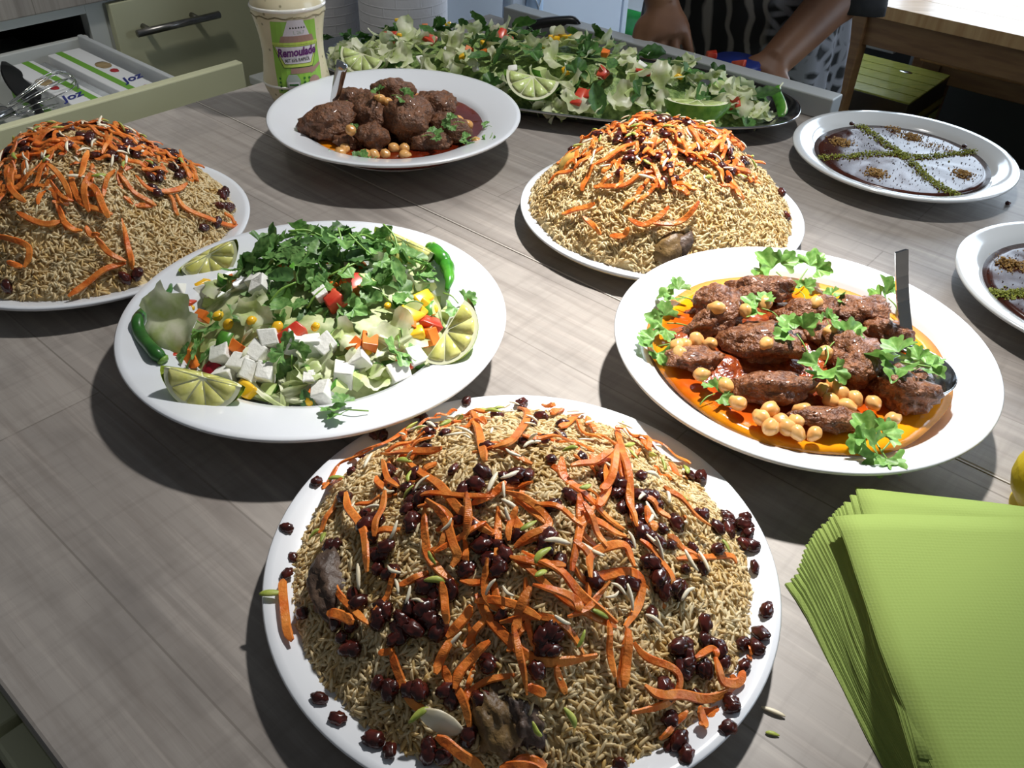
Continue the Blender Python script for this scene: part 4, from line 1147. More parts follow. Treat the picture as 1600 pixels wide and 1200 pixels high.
COR = [cor_leaf('coriander_leaflet', M['coriander'], 0.021, k) for k in range(6)]
COR_S = [cor_leaf('coriander_leaflet', M['herb'], 0.020, 20 + k) for k in range(3)]
STEM_ = [mesh('stem', *tube(spline([(0, -0.024, -0.002), (0.002 * (k - 1), -0.012, 0.001), (0, 0.0, 0)], 8), [0.0008] * 5 + [0.0007] * 3, 6), M['stem']) for k in range(3)]


def sprig(p, size, label, group=None, spin=None, nrm=(0, 0, 1), leaves=COR, name='coriander_sprig', tilt=0.3, n=3):
    t = empty(name); place(t, p, nrm, rng.uniform(0, 2 * PI) if spin is None else spin, tilt * rng.uniform(-1, 1), rng.uniform(0, 6.3), size / 0.052)
    tag(t, label, 'coriander', group)
    for k in range(n):
        o = link('leaflet', leaves[rng.integers(len(leaves))], t)
        a = (0, 1.25, -1.25, 0.6, -0.7)[k]
        o.location = (-0.008 * math.sin(a), 0.001 + 0.004 * math.cos(a), 0.0012 * k + (0.004 if k > 2 else 0)); o.rotation_euler = (rng.normal(0.15, 0.25), rng.normal(0, 0.3), a + rng.normal(0, 0.15)); o.scale = (1.05,) * 3 if k == 0 else (0.85,) * 3
    link('stem', STEM_[rng.integers(3)], t)
    return t


# ------------------------------------------------------------------ stew plate
BZ = 0.0385
BR_ = 0.1245
bc = (0.240, 0.590)
def disc(c, R, z, wob=0.0, n=128, rings=10, th=0.012, amp=0.0):
    V, F = [(c[0], c[1], z)], []
    for i in range(1, rings + 1):
        for k in range(n):
            t = 2 * PI * k / n; r = R * i / rings * (1 + wob * noise.noise((math.cos(t) * 2, math.sin(t) * 2, R * 50)))
            V.append((c[0] + r * math.cos(t), c[1] + r * math.sin(t), z + (amp * noise.noise((r * 60 * math.cos(t), r * 60 * math.sin(t), 2.0)) if i < rings else -0.0006)))
    for k in range(n): F.append((0, 1 + k, 1 + (k + 1) % n))
    for i in range(rings - 1):
        for k in range(n):
            a, b = 1 + i * n + k, 1 + i * n + (k + 1) % n; F.append((a, a + n, b + n, b))
    m = len(V)
    for k in range(n):
        t = 2 * PI * k / n; V.append((c[0] + 0.9 * R * math.cos(t), c[1] + 0.9 * R * math.sin(t), z - th))
    for k in range(n):
        a, b = 1 + (rings - 1) * n + k, 1 + (rings - 1) * n + (k + 1) % n; F.append((a, m + k, m + (k + 1) % n, b))
    F.append(tuple(m + k for k in range(n))[::-1])
    return np.array(V), F


o = obj('stew_broth', disc(bc, BR_, BZ, 0.04, amp=0.0012), broth_mat('orange_oil_broth', (0.10, 0.05), BR_, '74280e', 'c6520c', 'f59c14', (0.50, 0.72, 0.90)), base=np.array([*bc, BZ - 0.012]))
tag(o, 'red broth with bright orange oil ring in the overlit stew plate', 'broth', None, 'stuff')
MS = Mound((0.222, 0.596), 0.104, BZ - 0.003, 0.010, 2.2, ry=0.088, bump=0.006, freq=45, seed=3)
M['sauce_red'] = mat('thick_red_sauce', '6e2a10', 'a04a1c', rough=0.18, scale=160, bump=0.8, bscale=220, coat=0.4)
o = obj('stew_sauce', MS.mesh(40, 120, 0), M['sauce_red']); tag(o, 'thick red-brown sauce bed under the meat on the stew plate', 'sauce', None, 'stuff')
PAT = [ico(4, (1, 0.62, 0.42), 0.34, 1.5, k * 3.1 + 1, 0.12, 5.5) for k in range(6)]
def patty(mdz, u, v, L, W, H, spin, k, lab, m='patty', rise=0.0):
    V, F = PAT[k % 6]; p = at(u, v, mdz + H * 0.45 + rise)
    Vs = V * np.array([L, W / 0.62, H / 0.42]) * 0.92; nz_ = [0.0028 * noise.noise(Vector(q) * 160) + 0.0012 * noise.noise(Vector(q) * 420) for q in Vs]
    Vs = Vs * (1 + np.array(nz_) / np.linalg.norm(Vs, axis=1))[:, None]
    o = link('meat_patty', mesh('meat_patty', Vs, F, M[m])); o.location = p; o.rotation_euler = (rng.normal(0, 0.12), rng.normal(0, 0.12), spin); tag(o, lab, 'meat')
for u, v, L, W, H, sp, lab in (
    (1185, 455, 0.033, 0.017, 0.014, -0.15, 'long meat patty at the rear of the stew plate'), (1122, 472, 0.026, 0.019, 0.014, 0.3, 'round meat patty beside the rear coriander, stew plate edge'),
    (1118, 503, 0.030, 0.015, 0.014, 0.35, 'flat dark patty below the round one, near the coriander at the rim'), (1192, 535, 0.038, 0.028, 0.017, -0.2, 'largest meat patty with a chickpea on top, middle of the stew'),
    (1262, 492, 0.030, 0.020, 0.015, 0.1, 'sauced patty half hidden by the central coriander'), (1345, 487, 0.029, 0.019, 0.015, 0.1, 'crumbly patty near the ladle handle, rear of stew plate'),
    (1385, 522, 0.022, 0.018, 0.014, -0.4, 'small patty touching the ladle handle'), (1335, 560, 0.024, 0.036, 0.019, 0.15, 'tall sauced patty right of centre beside the big coriander leaf'),
    (1415, 608, 0.027, 0.024, 0.018, -0.6, 'cracked meat patty resting in the ladle bowl'), (1205, 607, 0.033, 0.018, 0.014, -0.1, 'glossy patty in front of the largest one, above the chickpeas'),
    (1300, 655, 0.034, 0.013, 0.010, 0.05, 'low sauced patty in front beside the chickpea cluster'), (1085, 560, 0.026, 0.016, 0.008, 0.2, 'sunken patty at the chickpeas near the plate side'), (1300, 525, 0.026, 0.02, 0.014, 0.6, 'patty under the central coriander sprigs')):
    patty(BZ, u, v, L, W, H, sp, int(u), lab, rise=0.004)
CHK = [mesh('chickpea', *ico(3, (0.0068, 0.0060, 0.0058), 0.12, 1.2, k), M['chickpea']) for k in range(3)]
for V_ in CHK:
    for v in V_.vertices:
        if v.co.x > 0.0055: v.co.x += 0.0016
        if abs(v.co.y) < 0.0012 and v.co.z > 0: v.co.z -= 0.0005
for u, v in ((1109,538),(1070,539),(1088,531),(1057,541),(1095,585),(1134,603),(1154,630),(1198,537),(1190,653),(1204,640),(1220,657),(1204,667),(1256,642),(1243,659),(1245,675),(1273,677),(1286,608),(1303,601),(1313,614),(1298,626),(1322,634),(1336,622),(1364,629),(1394,655),(1276,473),(1297,518),(1196,473),(1121,482),(1290,551),(1165,485),(1260,601),(1062,553),(1230,668)):
    o = link('chickpea', CHK[rng.integers(3)])
    h = 0.024 if (u, v) in ((1198, 537), (1276, 473), (1297, 518), (1196, 473), (1121, 482), (1290, 551), (1165, 485)) else 0.010
    place(o, at(u, v, BZ + h), (0, 0, 1), rng.uniform(0, 6), rng.normal(0, 0.5), rng.uniform(0, 6), rng.uniform(0.9, 1.1)); tag(o, 'round tan chickpea in the sauce of the overlit stew plate', 'chickpea', 'chickpeas on the stew plate')
for u, v, z, s, sp, lab in (
    (1213, 425, 0.055, 0.052, 0.6, 'large upright coriander sprig at the rear rim of the stew plate'), (1262, 420, 0.055, 0.046, -0.6, 'coriander sprig leaning over the rear rim, nearer the ladle'), (1250, 455, 0.052, 0.034, 0.1, 'coriander leaf drooping into the broth below the rear sprigs'),
    (1060, 462, 0.050, 0.042, 1.2, 'pale coriander sprig at the rim beside the round patty'), (1042, 505, 0.048, 0.042, 1.6, 'broad coriander leaf hanging on the stew plate side'), (1028, 541, 0.046, 0.042, 1.9, 'coriander leaf flat on the rim, lowest of three at the side'),
    (1117, 615, 0.045, 0.034, -0.9, 'single coriander leaf with long stem on the orange oil'), (1190, 482, 0.062, 0.040, 1.0, 'bright coriander leaf across the rear patties'), (1303, 466, 0.056, 0.030, -1.0, 'small coriander leaf between rear patties and ladle'),
    (1388, 466, 0.052, 0.044, 0.3, 'coriander leaf standing behind the ladle handle'), (1245, 522, 0.066, 0.044, 0.4, 'central coriander sprig on the largest patty'), (1318, 528, 0.064, 0.042, -0.9, 'central coriander sprig leaning towards the ladle'),
    (1288, 572, 0.064, 0.044, 2.9, 'central coriander sprig hanging towards the chickpeas'), (1408, 566, 0.066, 0.056, 1.3, 'broad coriander bunch lying on the ladle bowl'), (1440, 572, 0.066, 0.040, -1.2, 'coriander leaf at the ladle bowl edge'),
    (1368, 690, 0.050, 0.050, 0.4, 'coriander bunch on the front rim of the stew plate'), (1378, 705, 0.050, 0.044, 2.4, 'lower coriander leaf of the bunch on the front rim'), (1292, 500, 0.066, 0.022, 0.0, 'tiny coriander leaf between the middle patties')):
    sprig(at(u, v, z), s, lab, spin=sp, nrm=(0, -0.25, 1), tilt=0.25)

# ladle
t = empty('serving_ladle', at(1430, 585, BZ)); tag(t, 'steel ladle standing in the overlit stew plate', 'ladle')
l0, l1 = aty(1420, 548, 0.60), aty(1408, 392, 0.62)
ax_, sx_, ux_ = frame(l1 - l0, (0, 1, 0))
sx_ = np.array([1.0, 0.15, 0]); sx_ -= ax_ * (sx_ @ ax_); sx_ /= np.linalg.norm(sx_); ux_ = np.cross(ax_, sx_)
bm_ = []
for i, q in enumerate(np.linspace(0, 1, 9)):
    c_ = l0 + (l1 - l0) * q + ux_ * 0.004 * math.sin(q * PI)
    for x, y in ((-1, -1), (-0.86, 1), (0.86, 1), (1, -1)):
        bm_.append(c_ + sx_ * x * 0.0054 * (0.95 + 0.08 * q) + ux_ * y * 0.0016)
V = np.array(bm_); F = [(i * 4 + k, i * 4 + (k + 1) % 4, i * 4 + 4 + (k + 1) % 4, i * 4 + 4 + k) for i in range(8) for k in range(4)] + [(3, 2, 1, 0), tuple(32 + k for k in range(4))]
obj('handle', (V, F), M['steel'], t, smooth=False)
lc = at(1420, 590, BZ + 0.010)
V, F = lathe([(0.001, -0.016), (0.018, -0.013), (0.028, -0.003), (0.0325, 0.009), (0.0335, 0.009), (0.0338, 0.0085), (0.029, -0.004), (0.019, -0.0145), (0.001, -0.0172)], 48, lc)
obj('ladle_bowl', (V, F), M['steel'], t)
obj('neck', tube(spline([l0 + ax_ * 0.004, l0 - ax_ * 0.008, lc + np.array([0.004, 0.028, 0.006])], 8), [0.0068, 0.006, 0.0055, 0.005, 0.005, 0.0055, 0.006, 0.006], 10, flat=0.3), M['steel'], t)

# ------------------------------------------------------------------ deep plate of dark stew
B2Z, B2R = 0.034, 0.1195
bc2 = (BOWL[0] + 0.004, BOWL[1] - 0.004)
o = obj('stew_broth', disc(bc2, B2R, B2Z, 0.03, amp=0.0012), broth_mat('dark_red_broth', (-0.30, 0.10), B2R, '5a1a08', '7a2408', 'd87f14', (0.60, 0.92, 1.12)), base=np.array([*bc2, B2Z - 0.012])); tag(o, 'dark red broth in the deep plate beside the sauce bottle', 'broth', None, 'stuff')
for u, v, L, W, H, sp, rise, lab in (
    (518, 192, 0.040, 0.030, 0.024, 0.4, 0.004, 'big dark patty at the spoon in the deep plate'), (555, 160, 0.028, 0.022, 0.022, -0.2, 0.012, 'dark patty behind the spoon-side ones in the deep plate'), (582, 178, 0.026, 0.036, 0.024, 0.5, 0.010, 'long dark patty leaning in the middle of the deep plate'),
    (582, 214, 0.022, 0.028, 0.018, 0.35, 0.002, 'small oval dark patty at the front of the deep plate'), (640, 186, 0.033, 0.035, 0.030, -0.2, 0.010, 'tallest round dark patty in the deep plate'), (613, 148, 0.030, 0.024, 0.024, 0.2, 0.020, 'topmost dark patty of the heap in the deep plate'),
    (682, 165, 0.030, 0.026, 0.022, 0.4, 0.008, 'dark patty on the tray side of the heap in the deep plate'), (700, 200, 0.032, 0.020, 0.017, -0.4, 0.004, 'dark patty nearest the oil edge on the tray side'), (668, 220, 0.030, 0.015, 0.014, 0.1, 0.0, 'low dark patty at the front below the tallest one'), (545, 222, 0.020, 0.014, 0.010, 0.2, 0.0, 'sunken dark patty at the front chickpeas')):
    patty(B2Z, u, v, L, W, H, sp, int(u + v), lab, 'patty_dark', rise)
for u, v, z in ((548, 203, 0.058), (532, 239, 0.037), (539, 232, 0.037), (571, 241, 0.037), (584, 241, 0.036), (602, 241, 0.036), (615, 231, 0.037), (632, 232, 0.037), (632, 242, 0.035), (594, 155, 0.075), (716, 188, 0.045), (731, 195, 0.04), (745, 222, 0.037), (605, 160, 0.07)):
    o = link('chickpea', CHK[rng.integers(3)]); place(o, at(u, v, z), (0, 0, 1), rng.uniform(0, 6), 0.3, 1, 1.05); tag(o, 'small tan chickpea in the dark stew of the deep plate', 'chickpea', 'chickpeas in the deep plate')
for u, v, z, s, lab in ((592, 143, 0.088, 0.022, 'coriander leaf beside the topmost dark patty'), (628, 150, 0.086, 0.030, 'coriander leaf on top of the dark patty heap'), (512, 175, 0.064, 0.032, 'coriander leaf at the foot of the spoon'), (533, 165, 0.068, 0.024, 'small upright coriander leaf against the spoon handle'),
                        (676, 211, 0.056, 0.030, 'coriander leaf on the low front patty of the deep plate'), (708, 192, 0.060, 0.030, 'coriander leaf on the oil-side patty of the deep plate'), (733, 219, 0.042, 0.026, 'coriander leaf floating near the oil edge'), (764, 218, 0.044, 0.028, 'coriander leaf stuck to the deep plate wall'), (761, 196, 0.042, 0.016, 'tiny coriander leaf high on the oil edge'),
                        (516, 240, 0.038, 0.018, 'coriander leaf at the front chickpeas of the deep plate'), (563, 248, 0.037, 0.026, 'coriander leaf at the very front of the dark broth'), (582, 250, 0.037, 0.018, 'small coriander leaf beside the one at the broth front'), (553, 200, 0.06, 0.014, 'tiny coriander leaf beside the chickpea on the big patty')):
    sprig(at(u, v, z), s, lab, leaves=COR_S, nrm=(0, -0.3, 1))
t = empty('serving_spoon', at(522, 176, B2Z)); tag(t, 'steel spoon standing in the deep plate of dark stew', 'spoon')
s0, s1 = aty(518, 178, 1.075), aty(535, 98, 1.055)
P = [s0 + (s1 - s0) * q for q in np.linspace(0, 1, 8)]
obj('handle', tube(P, [0.004, 0.005, 0.0058, 0.0064, 0.007, 0.0074, 0.0078, 0.0080], 10, flat=0.28, up=(0.35, 1, 0)), M['steel'], t)
V, F = ico(3, (0.021, 0.030, 0.006)); obj('spoon_bowl', (V + s0 + np.array([0.006, 0.02, -0.012]), F), M['steel'], t)

# ------------------------------------------------------------------ salad plate
SM = Mound((-0.171, 0.630), 0.122, 0.020, 0.044, 2.0, ry=0.108, bump=0.006, freq=30, seed=4)
SM.words = ('side towards the stew plate', 'side towards the deep plate', 'side towards the dark chili', 'side towards the largest rice')
M['traybed'] = mat('tray_salad_bed', '4c6a30', '9ab468', rough=0.5, scale=120, bump=1.0, bscale=110, bdist=0.006)
M['saladbed'] = mat('salad_bed', '7f9650', 'd0d6a4', rough=0.5, scale=70)
o = obj('salad_bed', SM.mesh(24, 80, -0.004), M['saladbed']); tag(o, 'shredded salad bed under the cheese and herbs on the big salad plate', 'salad', None, 'stuff')
S5 = lambda x, y: (160 + x / 2.5, 320 + y / 2.5)


def chunk(sx, sy, sz, k, bev=0.0012, jit=0.12):
    bm = bmesh.new(); bmesh.ops.create_cube(bm, size=1)
    r_ = np.random.default_rng(k)
    for v in bm.verts: v.co = Vector(((v.co.x + r_.normal(0, jit) * 0.5) * sx, (v.co.y + r_.normal(0, jit) * 0.5) * sy, (v.co.z + r_.normal(0, jit) * 0.5) * sz))
    bmesh.ops.bevel(bm, geom=bm.edges[:], offset=bev, segments=2, affect='EDGES', profile=0.5)
    return bm_out(bm)


FET = [mesh('cheese_cube', *chunk(0.0128, 0.0120, 0.0125, k, 0.0009, 0.12), M['feta'], False) for k in range(5)]
CAR = [mesh('carrot_cube', *chunk(0.012, 0.009, 0.008, 20 + k, 0.0006, 0.16), M['carrotcube'], False) for k in range(4)]
TOM = [mesh('tomato_chunk', *chunk(0.014, 0.010, 0.008, 40 + k, 0.0014, 0.35), M['tomato']) for k in range(4)]
YEL = [mesh('pepper_piece', *chunk(0.013, 0.009, 0.006, 60 + k, 0.0015, 0.2), M['yellow']) for k in range(4)]
COR_N = [mesh('corn_kernel', *ico(2, (0.0045, 0.0036, 0.003), 0.2, 1.5, k), M['yellow']) for k in range(2)]
ONI = [mesh('onion_piece', *chunk(0.010, 0.008, 0.004, 70 + k, 0.0012, 0.2), M['feta']) for k in range(2)]
CUCF, CUCS = [], []
for k in range(3):
    # a thick quarter of cucumber: flesh wedge with a skin shell on the round side
    n = 7; an = np.linspace(-0.75, 0.75, n); r, h = 0.0125, 0.006
    for rr, nm, st in ((r, 'f', CUCF), (r + 0.0007, 's', CUCS)):
        V = []
        for z in (-h, h):
            if nm == 'f': V += [(0, 0, z)] + [(rr * math.cos(a), rr * math.sin(a), z) for a in an]
            else: V += [(rr * math.cos(a), rr * math.sin(a), z * 1.01) for a in an] + [((r - 0.0002) * math.cos(a), (r - 0.0002) * math.sin(a), z * 1.01) for a in an]
        if nm == 'f':
            m_ = n + 1; F = [tuple(range(m_))[::-1], tuple(m_ + i for i in range(m_))] + [(i, (i + 1) % m_, m_ + (i + 1) % m_, m_ + i) for i in range(m_)]
            CUCF.append(mesh('cucumber_piece', V, F, M['cucumber'], False))
        else:
            F = []
            for i in range(n - 1):
                F += [(i, i + 1, 2 * n + i + 1, 2 * n + i), (i, n + i, n + i + 1, i + 1), (2 * n + i, 2 * n + i + 1, 3 * n + i + 1, 3 * n + i), (n + i, 3 * n + i, 3 * n + i + 1, n + i + 1)]
            CUCS.append(mesh('skin', V, F, M['cucskin'], True))


def cuc(p, n, label, group, sc=1.0):
    o = link('cucumber_piece', CUCF[rng.integers(3)]); place(o, p, n, rng.uniform(0, 6.3), rng.uniform(0.2, 1.3), rng.uniform(0, 6.3), sc); tag(o, label, 'cucumber', group)
    link('skin', CUCS[rng.integers(3)], o)


def lettuce(name, L, Wd, k, wav=0.18, n=12, m=7, mtl='lettuce'):
    r_ = np.random.default_rng(500 + k); V, F = [], []
    ph = r_.uniform(0, 6, 4); curl = r_.uniform(-1.6, 1.6)
    for i in range(n):
        t = i / (n - 1)
        for j in range(m):
            s = (j / (m - 1) - 0.5)
            w = Wd * (0.55 + 0.45 * math.sin(PI * min(1, t * 1.1))) * (1 + 0.18 * math.sin(t * 17 + ph[0]) * (abs(s) > 0.4))
            x = s * w; y = (t - 0.5) * L
            z = wav * Wd * (math.sin(t * 7 + ph[1] + s * 3) * 0.5 + math.sin(s * 9 + ph[2]) * abs(s) * 1.2) + curl * L * (t - 0.5) ** 2 + 0.9 * Wd * s * s * math.sin(ph[3])
            V.append((x, y, z))
    for i in range(n - 1):
        for j in range(m - 1):
            a = i * m + j; F.append((a, a + 1, a + m + 1, a + m))
    return mesh(name, V, F, M[mtl])


LET = [lettuce('lettuce_piece', 0.036, 0.024, k) for k in range(6)]
SHR = [lettuce('lettuce_shred', 0.040, 0.005, 10 + k, 0.5) for k in range(4)]
GS = ' on the big salad plate'


def sal(me, x, y, lift, lab, cat, group, sc=1.0, tilt=0.4):
    o = lump(me, SM, *S5(x, y), lift * 1.15, lab, cat, group, sc * 1.22, None, tilt); return o


for x, y in ((420,365),(320,390),(490,600),(560,635),(620,590),(650,665),(505,685),(665,530),(945,680),(870,745),(1145,665),(1265,305),(1140,290),(640,340),(320,325),(820,560),(1010,615),(1200,610),(870,560),(760,545),(590,660)):
    sal(FET[rng.integers(5)], x, y, 0.0055, 'white cheese cube on the big salad plate', 'cheese', 'cheese cubes on the big salad plate', rng.uniform(0.9, 1.12))
for x, y in ((445,560),(740,670),(1010,720),(1075,695),(945,745),(575,700),(675,430),(945,540),(1325,370),(1330,430),(1240,590),(470,310),(1110,250),(820,250),(1110,525),(970,650),(400,560),(1160,300),(1280,440)):
    p = SM.hit(*S5(x, y)); cuc(p + SM.n(p[0], p[1]) * 0.004, SM.n(p[0], p[1]), 'pale green cucumber piece on the big salad plate', 'cucumber pieces on the big salad plate', rng.uniform(0.85, 1.15))
for x, y in ((540,570),(355,640),(965,345),(1000,565),(1270,530),(1040,550),(735,270),(620,300),(905,360),(310,600),(870,300),(1180,480)):
    sal(CAR[rng.integers(4)], x, y, 0.005, 'orange carrot cube on the big salad plate', 'carrot', 'carrot cubes on the big salad plate', rng.uniform(0.9, 1.2))
for x, y in ((255,640),(270,665),(1265,480),(740,520),(340,435),(975,320),(900,385),(1170,620)):
    sal(TOM[rng.integers(4)], x, y, 0.005, 'red tomato chunk on the big salad plate', 'tomato', 'tomato chunks on the big salad plate', rng.uniform(0.9, 1.3))
o = sal(mesh('kidney_bean', *ico(3, (0.009, 0.006, 0.006), 0.15, 1.2, 2), M['beet']), 445, 655, 0.005, 'x', 'bean', None); o['label'] = 'dark red bean between the front lime wedge and cheese cubes'
for x, y in ((1220,440),(1255,415),(1210,520),(580,755),(1190,460),(375,355),(1240,390)):
    sal(YEL[rng.integers(4)], x, y, 0.006, 'yellow pepper piece on the big salad plate', 'pepper', 'yellow pepper pieces on the big salad plate', rng.uniform(0.9, 1.3))
for x, y in ((505,480),(255,545),(470,450),(810,775),(600,470),(690,490),(1030,580)):
    sal(COR_N[rng.integers(2)], x, y, 0.005, 'yellow corn kernel on the big salad plate', 'corn', 'corn kernels on the big salad plate', 1.1)
big = lettuce('lettuce_leaf', 0.062, 0.050, 77, 0.12, 16, 11)
o = link('lettuce_leaf', big); place(o, at(*S5(258, 455), 0.050), (-0.35, -0.45, 0.8), 0.5, 0.25, 0.4, 1.0); tag(o, 'large pale lettuce piece beside the curved dark chili on the salad plate', 'lettuce')
for i, (x, y) in enumerate(((720,750),(690,770),(760,735),(800,720),(1120,600),(1090,590),(1150,580),(470,600),(1060,640),(650,790),(540,730))):
    sal(SHR[i % 4], x, y, 0.006, 'thin lettuce shred on the big salad plate', 'lettuce', 'lettuce shreds on the big salad plate', rng.uniform(0.9, 1.3), 0.5)
for x, y in ((810,640),(840,660),(470,590),(300,560),(1180,360),(840,620),(1060,300)):
    sal(LET[rng.integers(6)], x, y, 0.006, 'small lettuce piece on the big salad plate', 'lettuce', 'small lettuce pieces on the big salad plate', rng.uniform(0.6, 0.9), 0.6)
HERB = [cor_leaf('herb_leaf', M['herb'], 0.019, 40 + k, 0.07) for k in range(5)] + [mint_leaf('herb_leaf', M['herb'], 0.028, 0.5, k) for k in range(5)] + [mint_leaf('herb_leaf', M['herb'], 0.034, 0.55, 10 + k, 0.5) for k in range(3)] + [mint_leaf('herb_leaf', M['herb_dark'], 0.034, 0.5, 16 + k, 0.7) for k in range(2)]
HM = Mound((-0.166, 0.662), 0.084, 0.048, 0.030, 2.0, ry=0.066, bump=0.006, freq=40, seed=6); HM.words = SM.words
for k in range(215):
    if k < 180: p = HM.rnd(0, 1.0); md = HM
    else: p = SM.rnd(0.3, 0.95); md = SM
    n = md.n(p[0], p[1]); p = p + n * rng.uniform(0.000, 0.012)
    o = link('herb_leaf', HERB[rng.integers(len(HERB))]); place(o, p, n, rng.uniform(0, 6.3), rng.normal(0.25, 0.55), rng.uniform(0, 6.3), rng.uniform(0.62, 1.02))
    tag(o, 'chopped green herb leaf heaped on the big salad plate' + md.side(p), 'herb', 'chopped herb leaves on the big salad plate')
for k in range(16):
    p = HM.rnd(0, 0.9); o = link('coriander_stalk', STEM_[k % 3]); place(o, p + Z3 * 0.01, HM.n(p[0], p[1]), rng.uniform(0, 6), 0.4, 1, 1.2); tag(o, 'thin green coriander stalk in the herb heap of the salad plate', 'stalk', 'coriander stalks on the big salad plate')
for x, y, lab in ((945, 800, 'coriander leaf lying alone on the front rim of the salad plate'), (1390, 385, 'dark coriander leaf at the chili end on the salad plate rim'), (1245, 255, 'coriander leaf in front of the rear lime wedge'), (400, 470, 'coriander leaf on the large pale lettuce piece'), (740, 585, 'coriander leaf among the front cheese cubes'), (350, 590, 'dark coriander leaf above the front lime wedge'), (1160, 560, 'coriander leaf beside the carrot cubes near the yellow pepper')):
    u, v = S5(x, y); p = SM.hit(u, v); sprig(at(u, v, max(p[2], 0.034) + 0.008), 0.040, lab, leaves=COR_S, nrm=SM.n(p[0], p[1]), tilt=0.4)


def chili(px, r, label, zf, m='chili'):
    t = empty('green_chili', at(*px[0], zf)); tag(t, label, 'chili')
    P = spline([at(u, v, zf + 0.004 * (i % 2)) for i, (u, v) in enumerate(px)], 26)
    q = np.linspace(0, 1, 26); R = r * np.clip(np.minimum(0.25 + 1.6 * q, 1) * np.where(q > 0.93, 0.9, 1), 0.16, 1) * (1 + 0.05 * np.sin(q * 30))
    obj('pepper_body', tube(P, R, 12), M[m], t)
    P2 = [P[-1], P[-1] + (P[-1] - P[-3]) * 0.6]
    obj('cap', tube(P2, [r * 0.98, r * 0.7], 12), M['stem'], t)


chili([S5(x, y) for x, y in ((268, 312), (255, 345), (180, 400), (140, 455), (150, 510), (200, 570), (235, 605))], 0.0056, 'dark green chili curling round the lettuce on the salad plate', 0.040, 'chili_dark')
chili([S5(x, y) for x, y in ((1345, 335), (1355, 290), (1345, 240), (1320, 200), (1285, 170))], 0.0070, 'bright green curved chili behind the cucumber on the salad plate rim', 0.046)


def wedge(name, p, e1, e2, ang, r, label, rind='rind', flesh='flesh', group=None, el=1.12):
    """citrus wedge: e1 core direction, e2 direction of the first cut face, opening round e1 by ang"""
    e1 = np.asarray(e1, float); e1 /= np.linalg.norm(e1); e2 = np.asarray(e2, float); e2 -= e1 * (e1 @ e2); e2 /= np.linalg.norm(e2); e3 = np.cross(e1, e2)
    t = empty(name, p); tag(t, label, 'lime', group)
    W_ = lambda x, th, q: np.asarray(p) + e1 * (x * el) + (math.cos(th) * e2 + math.sin(th) * e3) * q
    NA, NT = 25, 14
    V, F = [], []
    for j in range(NT):
        for i in range(NA):
            a = PI * i / (NA - 1); tip = 1 + 0.10 * max(0, abs(math.cos(a)) - 0.85) / 0.15
            V.append(W_(-r * math.cos(a) * tip, ang * j / (NT - 1), r * math.sin(a)))
    for j in range(NT - 1):
        for i in range(NA - 1):
            b = j * NA + i; F.append((b, b + NA, b + NA + 1, b + 1))
    obj('rind', (np.array(V), F), M[rind], t)
    for th, sg in ((0, -1), (ang, 1)):
        nrm = sg * (-math.sin(th) * e2 + math.cos(th) * e3)
        V = [W_(-r * math.cos(PI * i / (NA - 1)) * 0.997, th, r * 0.997 * math.sin(PI * i / (NA - 1))) for i in range(NA)]
        obj('pith', (np.array(V) - nrm * 0.0002, [tuple(range(NA))]), M['pith'], t, smooth=False)
        ns = 5
        for s in range(ns):
            a0, a1 = PI * s / ns + 0.018, PI * (s + 1) / ns - 0.018
            pts = [W_(-math.cos((a0 + a1) / 2) * r * 0.10, th, math.sin((a0 + a1) / 2) * r * 0.10 + r * 0.02)]
            for k in range(8):
                a = a0 + (a1 - a0) * k / 7; q = r * (0.88 if k not in (0, 7) else 0.85)
                pts.append(W_(-q * math.cos(a), th, q * math.sin(a) + 0.0001))
            top = np.array(pts) + nrm * 0.0004; bot = np.array(pts) - nrm * 0.0001; cen = top.mean(0) + nrm * 0.0002
            V = np.vstack([bot, top, cen[None]]); m = len(pts)
            F = [(i, (i + 1) % m, m + (i + 1) % m, m + i) for i in range(m)] + [(m + i, m + (i + 1) % m, 2 * m) for i in range(m)]
            obj('pulp_segment', (V, F), M[flesh], t)


def W5(x, y, z): return at(*S5(x, y), z)
wedge('lime_wedge', W5(392, 672, 0.056), (1, -0.10, -0.22), (0.05, -0.55, -0.83), 1.55, 0.0265, 'pale lime wedge facing forward on the front rim of the salad plate')
wedge('lime_wedge', W5(1338, 490, 0.056), (0.50, 0.62, 0.60), (0.75, -0.55, -0.3), 1.5, 0.0270, 'upright lime wedge on the rim by the yellow pepper')
wedge('lime_wedge', W5(412, 195, 0.052), (0.8, 0.6, 0.25), (-0.35, -0.5, -0.75), 1.5, 0.0245, 'lime wedge at the rear of the salad plate towards the carrot rice')
wedge('lime_wedge', W5(1185, 140, 0.062), (0.9, -0.30, -0.25), (0.25, -0.45, -0.8), 1.5, 0.0265, 'lime wedge leaning at the rear of the salad plate by the bright chili')

